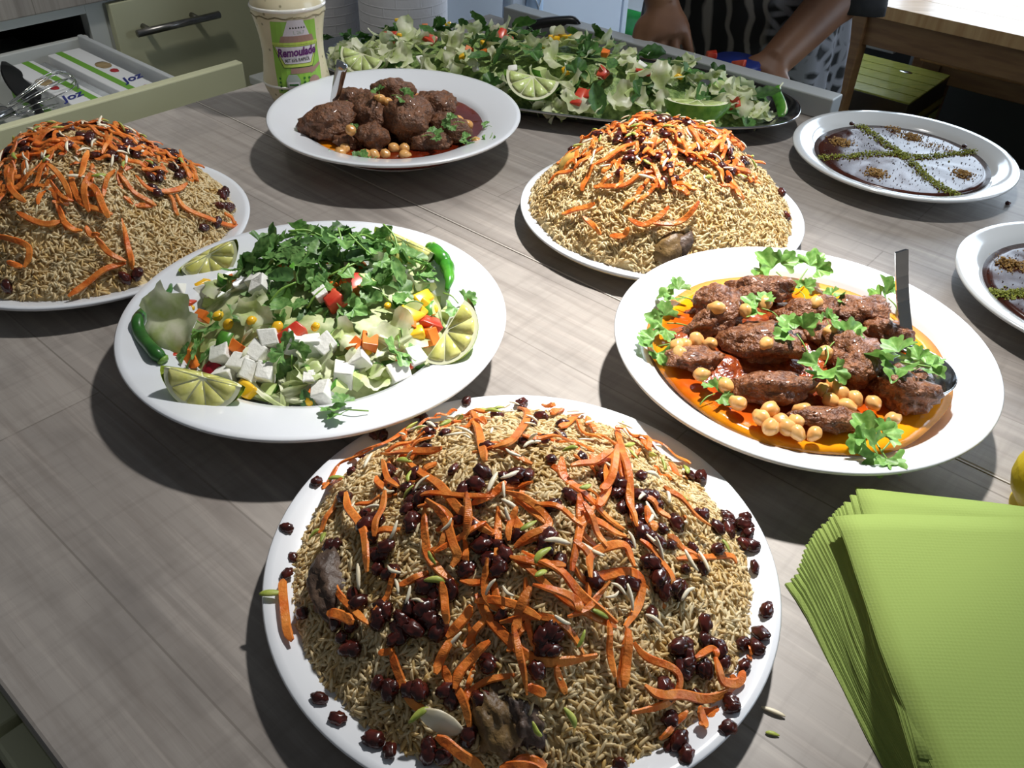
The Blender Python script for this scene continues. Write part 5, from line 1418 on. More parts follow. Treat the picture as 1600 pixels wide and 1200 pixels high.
# more of the mixed salad between the named pieces
for k in range(64):
    p = SM.rnd(0.15, 0.97); n = SM.n(p[0], p[1]); j = k % 8
    if j in (0, 1): cuc(p + n * 0.004, n, 'pale green cucumber piece on the big salad plate', 'cucumber pieces on the big salad plate', rng.uniform(0.8, 1.1)); continue
    me, lab_, cat_, g_ = ((LET[k % 6], 'small lettuce piece on the big salad plate', 'lettuce', 'small lettuce pieces on the big salad plate'), (SHR[k % 4], 'thin lettuce shred on the big salad plate', 'lettuce', 'lettuce shreds on the big salad plate'),
                          (CAR[k % 4], 'orange carrot cube on the big salad plate', 'carrot', 'carrot cubes on the big salad plate'), (FET[k % 5], 'white cheese cube on the big salad plate', 'cheese', 'cheese cubes on the big salad plate'),
                          (LET[(k + 2) % 6], 'small lettuce piece on the big salad plate', 'lettuce', 'small lettuce pieces on the big salad plate'), (COR_N[k % 2], 'yellow corn kernel on the big salad plate', 'corn', 'corn kernels on the big salad plate'))[j - 2]
    lump(me, SM, 0, 0, 0.006, lab_, cat_, g_, rng.uniform(0.75, 1.05), p, 0.5)

# ------------------------------------------------------------------ steel tray with the long salad
TC, TA, TB, TR, TN = (0.030, 1.276), 0.371, 0.137, -0.278, 2.353
def superl(prof, n=128):
    V, F = [], []; ct_, st_ = math.cos(TR), math.sin(TR)
    for d, z in prof:
        for k in range(n):
            t = 2 * PI * k / n; c_, s_ = math.cos(t), math.sin(t); m = (abs(c_) ** TN + abs(s_) ** TN) ** (-1 / TN)
            a, b_q = (TA - d) * m * c_, (TB - d) * m * s_
            V.append((TC[0] + a * ct_ - b_q * st_, TC[1] + a * st_ + b_q * ct_, z))
    for i in range(len(prof) - 1):
        for k in range(n): F.append((i * n + k, i * n + (k + 1) % n, (i + 1) * n + (k + 1) % n, (i + 1) * n + k))
    F.append(tuple(range(n))[::-1]); F.append(tuple((len(prof) - 1) * n + k for k in range(n)))
    return np.array(V), F


t = obj('serving_tray', superl([(0.050, 0.006), (0.044, 0.006), (0.024, 0.022), (0.003, 0.0285), (0.0005, 0.030), (0.0, 0.0315), (0.0008, 0.0328), (0.003, 0.0322), (0.024, 0.0245), (0.046, 0.0085), (0.052, 0.008)]), M['steel'], base=np.array([*TC, 0.0]))
for v in t.data.vertices: v.co.z -= 0.0055
tag(t, 'long oval steel serving tray heaped with green salad', 'tray')
TM = Mound(TC, 0.330, 0.012, 0.058, 2.4, ry=0.106, rot=TR, bump=0.012, freq=20, seed=8, sup=2.2)
TM.words = ('end by the sauce bottle', 'middle of the tray', 'end by the desserts')
o = obj('salad_bed', TM.mesh(30, 160, -0.006), M['traybed']); tag(o, 'shredded salad bed of the long steel tray', 'salad', None, 'stuff')
GT = ' on the long steel tray'
for k in range(225):
    p = TM.rnd(0, 1.0) if k < 100 else TM.rnd(0.25, 1.0) if k < 165 else TM.rnd(0.8, 1.02)
    while k >= 100 and -(p[0] - TC[0]) * TM.sr + (p[1] - TC[1]) * TM.cr > 0: p = TM.rnd(0.25 if k < 165 else 0.8, 1.02); n = TM.n(p[0], p[1])
    if k % 4 == 3: me = SHR[rng.integers(4)]; sc = rng.uniform(0.8, 1.2)
    else: me = LET[rng.integers(6)]; sc = rng.uniform(0.55, 1.1) if k < 100 else rng.uniform(0.75, 1.2)
    o = link('lettuce_piece', me); place(o, p + n * rng.uniform(0.004, 0.016), n, rng.uniform(0, 6.3), rng.normal(0, 0.45), rng.uniform(0, 6.3), sc); tag(o, 'crumpled pale lettuce piece on the long steel tray' + TM.side(p), 'lettuce', 'lettuce pieces on the long steel tray')
HERB2 = [cor_leaf('herb_leaf', M['herb_dark'], 0.022, 60 + k, 0.06) for k in range(4)] + [mint_leaf('herb_leaf', M['herb_dark'], 0.034, 0.6, 30 + k) for k in range(4)]
for k in range(112):
    p = TM.rnd(0, 1.0); n = TM.n(p[0], p[1])
    if k < 38: p = np.array([rng.normal(-0.06, 0.12) if k < 26 else rng.uniform(-0.28, -0.2), 0, 0]); p[1] = TC[1] + rng.uniform(0.0, 0.07) + (p[0] - TC[0]) * math.tan(TR); p[2] = TM.z(p[0], p[1]); n = TM.n(p[0], p[1])
    o = link('herb_leaf', HERB2[rng.integers(8)]); place(o, p + n * rng.uniform(0.006, 0.016), n, rng.uniform(0, 6.3), rng.normal(0.2, 0.6), rng.uniform(0, 6.3), rng.uniform(0.7, 1.25)); tag(o, 'dark green herb leaf on the long steel tray' + TM.side(p), 'herb', 'herb leaves on the long steel tray')
for u, v in ((795,72),(920,155),(1143,168),(1110,100),(945,124),(1002,126),(612,70),(672,72),(840,150),(1152,116),(905,160),(780,66)):
    lump(TOM[rng.integers(4)], TM, u, v, 0.010, 'red tomato chunk on the long steel tray', 'tomato', 'tomato chunks on the long steel tray', rng.uniform(1.0, 1.5))
for u, v in ((755,75),(770,82),(725,97),(865,70),(880,68),(890,70),(622,45),(630,66),(700,52),(855,80),(1055,130),(880,118)):
    lump(YEL[rng.integers(4)], TM, u, v, 0.010, 'yellow pepper piece on the long steel tray', 'pepper', 'yellow pepper pieces on the long steel tray', rng.uniform(0.8, 1.2))
for u, v in ((735,88),(945,93),(760,92),(665,55)):
    lump(CAR[rng.integers(4)], TM, u, v, 0.010, 'orange carrot cube on the long steel tray', 'carrot', 'carrot cubes on the long steel tray', 1.0)
for u, v in ((685,95),(690,70),(905,130),(980,135),(970,150),(1120,150),(1060,115),(850,110),(1160,150)):
    p = TM.hit(u, v); cuc(p + TM.n(p[0], p[1]) * 0.007, TM.n(p[0], p[1]), 'pale cucumber piece on the long steel tray', 'cucumber pieces on the long steel tray', 1.2)
for u, v in ((700,85),(633,85),(660,98),(675,58),(745,110),(800,112),(1000,110)):
    lump(ONI[rng.integers(2)], TM, u, v, 0.008, 'white onion piece on the long steel tray', 'onion', 'onion pieces on the long steel tray', 1.3)
wedge('lime_wedge', at(566, 83, 0.060), (0.9, -0.35, -0.15), (0.1, -0.65, -0.75), 1.5, 0.030, 'pale green lime wedge on the steel tray end by the bottle', 'rind_dark', 'flesh_green')
wedge('lime_wedge', at(833, 118, 0.062), (0.95, -0.2, -0.12), (0.0, -0.62, -0.8), 1.5, 0.033, 'green lime wedge on the middle of the steel tray front', 'rind_dark', 'flesh_green')
wedge('lime_wedge', at(1090, 156, 0.052), (0.97, -0.22, 0.04), (0.1, -0.97, 0.15), 1.6, 0.036, 'lime wedge with flat cut up at the steel tray end by the rice', 'rind_dark', 'flesh_green')
t = empty('green_pepper_strip', at(1216, 160, 0.03)); tag(t, 'dark green pepper strip curling on the empty end of the steel tray', 'pepper')
P = spline([at(u, v, z) for u, v, z in ((1217, 134, 0.045), (1212, 143, 0.040), (1218, 158, 0.034), (1222, 172, 0.028), (1220, 182, 0.024))], 16)
V, F = ribbon(P, [np.array([-0.6, -0.6, 0.5])] * 16, 0.015, 0.0025, 0.6)
obj('skin_strip', (V, F), M['cucskin'], t)
P2 = P + np.array([0.005, 0.001, 0.004]); obj('pale_edge', tube(P2, 0.0012, 6), M['pith'], t)

# ------------------------------------------------------------------ chocolate desserts
def dessert(c, R, z, name):
    o = obj('chocolate_cream', disc(c, R, z, 0.01, th=0.006, amp=0.0009), M['choc'], base=np.array([*c, z - 0.006])); tag(o, 'glossy chocolate cream filling the ' + name, 'dessert', None, 'stuff')


def crumbs(name, pts, sizes, m, label, cat):
    tv, tf = ico(1, (1, 0.8, 0.6)); tf = np.array(tf); N = len(pts)
    V = np.zeros((N, len(tv), 3))
    for i in range(N):
        a = Matrix(((1, 0, 0), (0, 1, 0), (0, 0, 1))); R3 = np.array(Matrix.Rotation(rng.uniform(0, 6), 3, 'Z') @ Matrix.Rotation(rng.uniform(0, 1), 3, 'X'))
        V[i] = (tv * sizes[i] * rng.uniform(0.6, 1.3, (1, 3)) * rng.uniform(0.75, 1.2, (len(tv), 1))) @ R3.T + pts[i]
    F = (tf[None] + (np.arange(N) * len(tv))[:, None, None]).reshape(-1, 3)
    V = V.reshape(-1, 3); base = np.array([V[:, 0].mean(), V[:, 1].mean(), V[:, 2].min()])
    o = link(name, mesh(name, V - base, F, M[m], False), None, base); tag(o, label, cat, None, 'stuff')


def line_pts(px, s, z, N, w, h=0.004):
    P = spline([at(*crop([q], *s)[0], z) for q in px], 60); out = []
    for _ in range(N):
        p = P[rng.integers(60)].copy(); d = rng.normal(0, w, 2); p[:2] += d; p[2] = z + 0.0004 + rng.uniform(0, 1) * h * max(0, 1 - np.hypot(*d) / (2 * w)); out.append(p)
    return out


dessert(D1, 0.1075, 0.0165, 'dessert plate by the box'); dessert(D2, 0.109, 0.0165, 'dessert plate beside the ladle')
K1, K2 = (1180, 160, 3.75), (1340, 350, 4.446)
zd = 0.0165
P = line_pts([(620, 140), (760, 240), (900, 340), (1030, 460), (1190, 550)], K1, zd, 1100, 0.0042); crumbs('ground_pistachio', P, rng.uniform(0.0006, 0.0016, len(P)), 'pistcrumb', 'long green pistachio stripe across the dessert by the box', 'topping')
P = line_pts([(345, 328), (560, 315), (770, 300), (950, 320), (1120, 310), (1310, 285)], K1, zd, 1000, 0.0040); crumbs('ground_pistachio', P, rng.uniform(0.0006, 0.0016, len(P)), 'pistcrumb', 'second green pistachio stripe crossing the long one, dessert by the box', 'topping')
for i, (x, y, w, N, lab) in enumerate(((505, 235, 0.0065, 260, 'tan nut heap nearest the steel tray on the dessert by the box'), (920, 205, 0.006, 260, 'tan nut heap at the far side of the dessert by the box'), (705, 415, 0.0062, 260, 'tan nut heap at the near side of the dessert by the box'), (1215, 420, 0.006, 220, 'tan nut heap at the outer side of the dessert by the box'), (820, 165, 0.005, 90, 'small tan nut sprinkle at the rear of the dessert by the box'))):
    P = line_pts([(x - 20, y - 4), (x + 20, y + 4)], K1, zd, N, w, 0.006); crumbs('ground_nut', P, rng.uniform(0.0006, 0.0016, N), 'tancrumb', lab, 'topping')
P = line_pts([(960, 240), (1080, 265), (1180, 300)], K1, zd, 170, 0.007, 0.001); crumbs('ground_nut', P, rng.uniform(0.0005, 0.0011, 170), 'tancrumb', 'loose tan nut sprinkle between green stripe and far rim, dessert by the box', 'topping')
P = [np.array([D1[0] + q * math.cos(a), D1[1] + q * math.sin(a), zd + 0.0005]) for q, a in zip(0.104 * np.sqrt(rng.uniform(0, 1, 420)), rng.uniform(0, 6.3, 420))]
crumbs('dark_speck', P, rng.uniform(0.0004, 0.0011, 420), 'sesame', 'dark specks scattered over the dessert by the box', 'topping')
P = line_pts([(900, 480), (1060, 490), (1180, 480), (1300, 470)], K2, zd, 700, 0.0045); crumbs('ground_pistachio', P, rng.uniform(0.0006, 0.0016, len(P)), 'pistcrumb', 'green pistachio stripe on the dessert beside the ladle', 'topping')
P = line_pts([(1020, 270), (1100, 290)], K2, zd, 330, 0.0062, 0.006); crumbs('ground_nut', P, rng.uniform(0.0006, 0.0016, len(P)), 'tancrumb', 'tan nut heap on the dessert beside the ladle', 'topping')
P = [np.array([D2[0] + q * math.cos(a), D2[1] + q * math.sin(a), zd + 0.0005]) for q, a in zip(0.104 * np.sqrt(rng.uniform(0, 1, 420)), rng.uniform(0, 6.3, 420))]
crumbs('dark_speck', P[:230], rng.uniform(0.0004, 0.0011, 230), 'sesame', 'dark specks scattered over the dessert beside the ladle', 'topping')
crumbs('ground_nut', P[230:], rng.uniform(0.0005, 0.0012, 190), 'tancrumb', 'loose tan bits scattered over the dessert beside the ladle', 'topping')
for u, v, z, lab in ((1575, 317, 0.002, 'lone dark crumb on the worktop in front of the far dessert plate'), (1507, 228, 0.022, 'dark crumb on the far rim of the dessert plate by the box'), (1331, 193, 0.024, 'dark crumb on the tray-side rim of the far dessert plate')):
    o = link('raisin', RAISIN[1]); place(o, at(u, v, z), (0, 0, 1), 0.5, 0, 0, 0.62); tag(o, lab, 'crumb')

# ------------------------------------------------------------------ napkin stack
def napkin(p, ang, S=0.20, amp=0.0, k=0, th=0.0016, over=0.0):
    """a square paper napkin folded in four: two plies joined at the fold"""
    n = 15; ex = np.array([math.cos(ang), math.sin(ang), 0]); ey = np.array([math.sin(ang), -math.cos(ang), 0]); V, F = [], []
    for lay in range(2):
        for side in range(2):
            z = lay * th * 0.52 + side * th * 0.40
            for j in range(n):
                for i in range(n):
                    x, y = i / (n - 1) * S, j / (n - 1) * S
                    wx = amp * (math.sin(j / (n - 1) * 7.5 + 0.4) * 0.0022 + math.sin(j / (n - 1) * 17 + k * 0.4) * 0.0005) * (1 - i / (n - 1))
                    ed = 0.0004 * lay if i == 0 else 0
                    wz = amp * 0.0008 * math.sin(j * 0.9 + i * 0.5 + k * 0.2) + over * (0.0018 * math.exp(-((y - 0.118) / 0.020) ** 2) * math.exp(-x / 0.03) - 0.003 * math.exp(-((i / (n - 1)) * 14)))
                    V.append(ex * (x + wx + ed) + ey * y + Z3 * (z + wz))
    for lay in range(2):
        o0, o1 = (lay * 2) * n * n, (lay * 2 + 1) * n * n
        for j in range(n - 1):
            for i in range(n - 1):
                a = j * n + i; q = (a, a + 1, a + n + 1, a + n)
                F.append(tuple(o0 + r for r in q)); F.append(tuple(o1 + r for r in q[::-1]))
        rim = [i for i in range(n)] + [j * n + n - 1 for j in range(1, n)] + [(n - 1) * n + i for i in range(n - 2, -1, -1)] + [j * n for j in range(n - 2, 0, -1)]
        for a, b in zip(rim, rim[1:] + rim[:1]): F.append((o0 + a, o1 + a, o1 + b, o0 + b))
    return np.array(V) + np.asarray(p), F


CK = [(0.0, at(1228, 914, 0.0)), (0.15, at(1243, 888, 0.006)), (0.35, at(1256, 853, 0.014)), (0.55, at(1274, 827, 0.022)), (0.75, at(1300, 801, 0.030)), (0.9, at(1313, 788, 0.034)), (1.0, at(1335, 762, 0.0385))]
AK = [(0, 0.235), (0.2, 0.17), (0.5, 0.10), (0.75, 0.0), (1.0, -0.13)]
NN = 24
ORD = 'zeroth first second third fourth fifth sixth seventh eighth ninth tenth eleventh twelfth thirteenth fourteenth fifteenth sixteenth seventeenth eighteenth nineteenth twentieth twenty-first twenty-second twenty-third twenty-fourth'.split()
for k in range(NN):
    q = k / (NN - 1)
    c_ = np.array([np.interp(q, [a for a, _ in CK], [p[i] for _, p in CK]) for i in range(3)]); c_[2] = k * 0.00166
    a_ = np.interp(q, [a for a, _ in AK], [b for _, b in AK])
    o = obj('paper_napkin', napkin(c_ + np.array([rng.normal(0, 0.0004), rng.normal(0, 0.0004), 0]), a_, 0.20, 1.0, k), M['napkin'], base=c_)
    if k == NN - 1: tag(o, 'second green napkin, its corner showing behind the topmost one', 'napkin', 'lime green paper napkins in the stack')
    else: tag(o, f'lime green paper napkin, {ORD[NN - k]} layer down from the topmost in the stack', 'napkin', 'lime green paper napkins in the stack')
c_ = at(1305, 803, 0.0425); c_[2] = NN * 0.00166 + 0.0012
o = obj('paper_napkin', napkin(c_ + np.array([-0.002, 0, 0]), 0.03, 0.205, 1.2, 3, 0.0016, 1.0), M['napkin'], base=c_); tag(o, 'topmost lime green napkin with embossed border, lying flat on the stack', 'napkin', 'lime green paper napkins in the stack')

# ------------------------------------------------------------------ yellow lemon-shaped bottle
lp = at(1626, 800, 0.0)
t = empty('lemon_bottle', lp); tag(t, 'yellow textured lemon-shaped squeeze bottle beside the napkins', 'bottle')
obj('body', lathe([(0.001, 0), (0.020, 0), (0.0225, 0.001), (0.023, 0.004), (0.020, 0.007), (0.022, 0.010), (0.0275, 0.018), (0.0305, 0.028), (0.0305, 0.038), (0.028, 0.048), (0.0225, 0.057), (0.016, 0.063), (0.0135, 0.065), (0.0135, 0.070), (0.001, 0.070)], 64, lp), M['lemon'], t)
obj('cap', lathe([(0.001, 0.068), (0.0165, 0.068), (0.0175, 0.070), (0.0175, 0.083), (0.016, 0.086), (0.001, 0.087)], 48, lp), M['lemon'], t)

# ------------------------------------------------------------------ sauce bottle
BSC = 0.88
bp_ = np.array([-0.312, 1.184, 0.0])
BT = empty('sauce_bottle', bp_); tag(BT, 'clear squeeze bottle of herb remoulade with green label', 'bottle')
BK = [(0.000, 0.030), (0.006, 0.036), (0.028, 0.0445), (0.042, 0.0505), (0.052, 0.0515), (0.066, 0.0485), (0.090, 0.0462), (0.115, 0.0475), (0.138, 0.0515), (0.156, 0.0560), (0.164, 0.0560), (0.182, 0.0470), (0.204, 0.0370), (0.220, 0.031), (0.228, 0.024), (0.246, 0.022)]
BK = [(z * BSC, r * BSC) for z, r in BK]
zs_ = np.linspace(0, 0.246 * BSC, 60); zr = np.array([z for z, _ in BK]); rr_ = np.array([r for _, r in BK])
sm = np.interp(zs_, zr, rr_)
for _ in range(2): sm[1:-1] = (sm[:-2] + 2 * sm[1:-1] + sm[2:]) / 4
def brad(z): return float(np.interp(z, zs_, sm))
FACE = math.atan2(-0.93, 0.37)     # the label looks towards the near side of the table
ELL = 0.84
def bpt(th, z, off=0.0):
    """point of the bottle wall; th measured from the label's middle; oval section, flatter front"""
    r = brad(z) + off
    a = th
    x, y = r * math.sin(a), (r * ELL) * math.cos(a)
    fx, fy = math.cos(FACE), math.sin(FACE); sx, sy = -fy, fx
    return bp_ + np.array([fx * y + sx * x, fy * y + sy * x, z])
def bottle_shell(off, z0, z1, n=72, m=50):
    V, F = [], []
    for i in range(m):
        z = z0 + (z1 - z0) * i / (m - 1)
        for k in range(n): V.append(bpt(2 * PI * k / n, z, off))
    for i in range(m - 1):
        for k in range(n): F.append((i * n + k, i * n + (k + 1) % n, (i + 1) * n + (k + 1) % n, (i + 1) * n + k))
    F.append(tuple(range(n))[::-1]); F.append(tuple((m - 1) * n + k for k in range(n)))
    return np.array(V), F
obj('sauce_filling', bottle_shell(0.0, 0.002, 0.238 * BSC), M['sauce'], BT)
obj('cap', lathe([(0.001, 0.215), (0.025, 0.215), (0.026, 0.217), (0.026, 0.245), (0.023, 0.249), (0.001, 0.25)], 40, bp_), M['greenplastic'], BT)
# gloss shoulder ridges of the clear wall
M['clearwall'] = mat('clear_plastic_ridge', 'e4e2da', rough=0.06, coat=1.0, spec=0.8)
obj('shoulder_ridge', tube([bpt(2 * PI * k / 64, 0.1415, -0.0015) for k in range(65)], 0.0028, 8, cap=False), M['clearwall'], BT)
obj('base_ridge', tube([bpt(2 * PI * k / 64, 0.0425, -0.0012) for k in range(65)], 0.0024, 8, cap=False), M['clearwall'], BT)
M['herbline'] = mat('herb_residue', '6b6346', '8d8564', rough=0.5, scale=200)
obj('herb_line', tube([bpt(2 * PI * k / 64, 0.1330 + 0.0012 * math.sin(k * 1.3), -0.0003) for k in range(65)], 0.0011, 6, cap=False), M['herbline'], BT)
LZ0, LH, LW = 0.035, 0.094, 0.062
def lab(poly, lay, m, nm, uv_space=True):
    """flat print wrapped on the bottle: poly in label units (0-1, 0-1)"""
    bm = bmesh.new(); vs = [bm.verts.new((x * LW, y * LH, 0)) for x, y in poly]; bm.faces.new(vs)
    bmesh.ops.triangulate(bm, faces=bm.faces[:])
    for _ in range(3):
        es = [e for e in bm.edges if e.calc_length() > 0.006]
        if es: bmesh.ops.subdivide_edges(bm, edges=es, cuts=1); bmesh.ops.triangulate(bm, faces=[f for f in bm.faces if len(f.verts) > 3])
    V, F = bm_out(bm); wrap(V, F, lay, m, nm)
def wrap(V, F, lay, m, nm):
    P = []
    for x, y, _ in V:
        z = LZ0 + y; th = -(x - LW / 2) / (brad(z) * 0.95)
        P.append(bpt(-th, z, 0.0004 + lay * 0.00025))
    obj(nm, (np.array(P), F), m if not isinstance(m, str) else M[m], BT, smooth=False)
M['lgreen'] = mat('label_green', '8fc24a', rough=0.4); M['lgrey'] = mat('label_pale_grey', 'd6d2d8', rough=0.4); M['lbrown'] = mat('label_brown', 'a08072', rough=0.4)
M['lyel'] = mat('label_yellow_green', 'b9d25c', rough=0.4); M['lblack'] = mat('label_dark_ink', '23302a', rough=0.4); M['lpurple'] = mat('label_purple_ink', '5a1668', rough=0.4)
M['ldkgreen'] = mat('label_dark_green', '2c6a2c', rough=0.4); M['lsilver'] = mat('label_silver', 'a4b0a6', rough=0.3); M['legg'] = mat('label_egg', 'd8ab8c', rough=0.4)
lab([(0.02, 0.0), (0.98, 0.0), (1.0, 0.35), (0.96, 1.0), (0.03, 1.0), (0.0, 0.35)], 0, 'lgreen', 'label')
lab([(0.26, 0.80), (0.80, 0.80), (0.68, 1.02), (0.38, 1.02)], 1, 'lgrey', 'label_hat')
lab([(0.17, 0.70), (0.90, 0.70), (0.86, 0.80), (0.22, 0.80)], 1, 'lbrown', 'label_band')
lab([(0.02, 0.66), (0.98, 0.66), (0.98, 0.71), (0.02, 0.71)], 2, 'lyel', 'label_band')
lab([(0.02, 0.675), (0.98, 0.675), (0.80, 0.36), (0.20, 0.36)], 2, 'lblack', 'label_outline')
lab([(0.04, 0.67), (0.96, 0.67), (0.79, 0.37), (0.21, 0.37)], 3, 'lyel', 'label_shield')
lab([(0.07, 0.655), (0.93, 0.655), (0.765, 0.415), (0.235, 0.415)], 4, 'lblack', 'label_outline')
lab([(0.085, 0.65), (0.915, 0.65), (0.755, 0.42), (0.245, 0.42)], 5, 'lgrey', 'label_panel')
lab([(0.33, 0.28), (0.84, 0.28), (0.80, 0.355), (0.35, 0.355)], 1, 'lbrown', 'label_band')
lab([(0.74, 0.26), (1.0, 0.36), (0.98, 0.40), (0.76, 0.33)], 2, 'lbrown', 'label_ribbon')
def put_text(s, size, x, y, lay, m, shear=0.0, bold=0.0, wid=1.0, rise=0.0):
    V, F = text_geo(s, size, shear, bold)
    V = np.array([(vx * wid + x * LW, vy + y * LH + vx * rise, 0) for vx, vy, _ in V]); wrap(V, F, lay, m, 'lettering')
put_text('Remoulade', 0.0150, 0.5, 0.575, 7, 'lpurple', 0.15, 0.0005, 0.70, 0.04)
put_text('MIT 65% RAPSÖL', 0.0062, 0.5, 0.468, 7, 'lblack', 0.0, 0.0001, 0.66, 0.04)
for k in range(6):
    x = 0.40 + k * 0.055; lab([(x, 0.905), (x + 0.02, 0.90), (x + 0.042, 0.905), (x + 0.02, 0.93)], 2, 'lblack', 'label_mark')
put_text('L 26.7', 0.0062, 0.58, 0.845, 3, 'lsilver', 0.0, 0.0001, 0.9)
lab([(0.22, 0.0), (0.50, 0.0), (0.50, 0.20), (0.44, 0.27), (0.28, 0.27), (0.22, 0.20)], 3, 'lsilver', 'label_seal')
lab([(0.25, 0.02), (0.47, 0.02), (0.47, 0.17), (0.25, 0.17)], 4, 'lgrey', 'label_seal_panel')
lab([(0.27, 0.12), (0.45, 0.12), (0.45, 0.145), (0.27, 0.145)], 5, 'ldkgreen', 'label_mark')
for r_i in range(4):
    for c_i in range(9):
        x, y = 0.06 + c_i * 0.10, 0.05 + r_i * 0.055
        if 0.18 < x + 0.03 < 0.52 or 0.70 < x + 0.02 < 0.92: continue
        lab([(x, y), (x + 0.028, y - 0.02), (x + 0.056, y), (x + 0.028, y + 0.02)], 2, 'ldkgreen', 'label_diamond')
lab([(0.80 + 0.12 * math.cos(k * PI / 8), 0.15 + 0.085 * math.sin(k * PI / 8)) for k in range(16)], 3, 'lbrown', 'label_disc')
lab([(0.81 + 0.07 * math.cos(k * PI / 8), 0.12 + 0.04 * math.sin(k * PI / 8)) for k in range(16)], 4, 'legg', 'label_egg')

# ------------------------------------------------------------------ person behind the island
def skin_graph(verts, edges):
    """a graph of joints with radii -> one swept surface (Skin + Subdivision), as arrays"""
    me = bpy.data.meshes.new('g'); me.from_pydata([v[0] for v in verts], edges, [])
    o = bpy.data.objects.new('g', me); COL.objects.link(o)
    o.modifiers.new('s', 'SKIN'); sd = o.modifiers.new('d', 'SUBSURF'); sd.levels = 2; sd.render_levels = 2
    lay = me.skin_vertices[0].data if me.skin_vertices else None
    if lay is None:
        bpy.context.view_layer.objects.active = o
    for i, v in enumerate(verts):
        r = v[1]; lay[i].radius = (r, r) if np.isscalar(r) else r
        lay[i].use_root = (i == 0)
    dg = bpy.context.evaluated_depsgraph_get(); dg.update()
    e = o.evaluated_get(dg); m2 = e.to_mesh()
    V = np.array([v.co[:] for v in m2.vertices]); F = [tuple(p.vertices) for p in m2.polygons]
    e.to_mesh_clear(); bpy.data.objects.remove(o); bpy.data.meshes.remove(me)
    return V, F


def limb(P, R, n=20):
    """smooth tapered limb through joints P with radii R, elliptical section allowed"""
    q = spline(P, 24); r = spline(np.array([(x, 0, 0) for x in R]), 24)[:, 0]
    # close the ends with a dome
    return tube(q, np.maximum(r, 0.002), n)


PB = np.array([0.392, 1.63, 0.0])          # point on the floor plan under the pelvis
fwd = np.array([-0.30, -0.954, 0]); rgt = np.array([0.954, -0.30, 0])     # rgt points to the picture's right = her left
def pp(f, r, z): return PB + fwd * f + rgt * r + Z3 * z
wL, hL = aty(1036, 12, 1.475), aty(1042, 57, 1.45)
wR, hR = aty(1207, 100, 1.405), aty(1188, 120, 1.385)
eL = wL + np.array([-0.055, 0.13, 0.185]); eR = aty(1336, -34, 1.52)
sL, sR = pp(0.0, -0.175, 0.47), pp(0.0, 0.175, 0.47)
parts = []
# trunk, neck, head
trunk = [(0.0, -0.86 + 0.86), (0, 0)]
V, F = [], []
prof = [(-0.02, 0.15, 0.11), (0.03, 0.175, 0.125), (0.10, 0.165, 0.12), (0.20, 0.135, 0.105), (0.30, 0.14, 0.11), (0.38, 0.16, 0.115), (0.45, 0.165, 0.10), (0.49, 0.12, 0.075), (0.52, 0.06, 0.055), (0.56, 0.048, 0.05), (0.585, 0.05, 0.058)]
def lean(z): return 0.10 * max(0, z) ** 1.2
n = 32
for z, rx, ry in prof:
    for k in range(n):
        t_ = 2 * PI * k / n; V.append(pp(ry * math.cos(t_) + lean(z), rx * math.sin(t_), z))
F = [(i * n + k, i * n + (k + 1) % n, (i + 1) * n + (k + 1) % n, (i + 1) * n + k) for i in range(len(prof) - 1) for k in range(n)] + [tuple(range(n))[::-1], tuple((len(prof) - 1) * n + k for k in range(n))]
parts.append((np.array(V), F))
hv, hf = ico(4, (1, 1, 1)); hc = pp(0.115, 0, 0.675)
hv = hv * np.array([0.072, 0.092, 0.108])
HV = []
for x, y, z in hv:
    taper = 1 - 0.28 * max(0, -z / 0.108) ** 1.3
    f_ = y * taper; r_q = x * taper
    # nose, brow, eye hollows, mouth and chin on the front side
    if y > 0.03:
        f_ += 0.020 * math.exp(-(x / 0.010) ** 2 - ((z + 0.012) / 0.018) ** 2) + 0.006 * math.exp(-(x / 0.025) ** 2 - ((z + 0.052) / 0.010) ** 2) + 0.008 * math.exp(-(x / 0.02) ** 2 - ((z + 0.088) / 0.014) ** 2)
        for sg in (-1, 1): f_ -= 0.009 * math.exp(-((x - sg * 0.03) / 0.014) ** 2 - ((z - 0.006) / 0.010) ** 2)
    tilt = 0.55
    f2, z2 = f_ * math.cos(tilt) + z * math.sin(tilt) * -0 + z * 0, z
    f2, z2 = f_ * math.cos(tilt) + z * math.sin(tilt), -f_ * math.sin(tilt) + z * math.cos(tilt)
    HV.append(hc + fwd * f2 + rgt * r_q + Z3 * z2)
parts.append((np.array(HV), hf))
for sg in (-1, 1):
    ev, ef = ico(2, (0.012, 0.018, 0.030)); parts.append((ev[:, 1:2] * fwd + ev[:, 0:1] * rgt + ev[:, 2:] * Z3 + hc + rgt * sg * 0.070 - fwd * 0.012, ef))
for s_, e_, w_, h_ in ((sL, eL, wL, hL), (sR, eR, wR, hR)):
    parts.append(limb([s_ + Z3 * 0.0, s_ * 0.5 + e_ * 0.5 + Z3 * 0.004, e_, e_ * 0.62 + w_ * 0.38, w_], [0.050, 0.044, 0.037, 0.0365, 0.0265]))
    V_, F_ = ico(3, (0.050, 0.050, 0.050)); parts.append((V_ + s_, F_))
    V_, F_ = ico(3, (0.037, 0.037, 0.037)); parts.append((V_ + e_, F_))
# legs
for sg in (-1, 1):
    parts.append(limb([pp(0.0, sg * 0.085, 0.02), pp(0.01, sg * 0.088, -0.22), pp(0.015, sg * 0.085, -0.43), pp(-0.015, sg * 0.085, -0.60), pp(-0.02, sg * 0.085, -0.84)], [0.088, 0.075, 0.054, 0.052, 0.034]))
    parts.append(limb([pp(-0.05, sg * 0.085, -0.865), pp(0.02, sg * 0.088, -0.862), pp(0.09, sg * 0.092, -0.872), pp(0.15, sg * 0.094, -0.88)], [0.030, 0.038, 0.034, 0.018]))


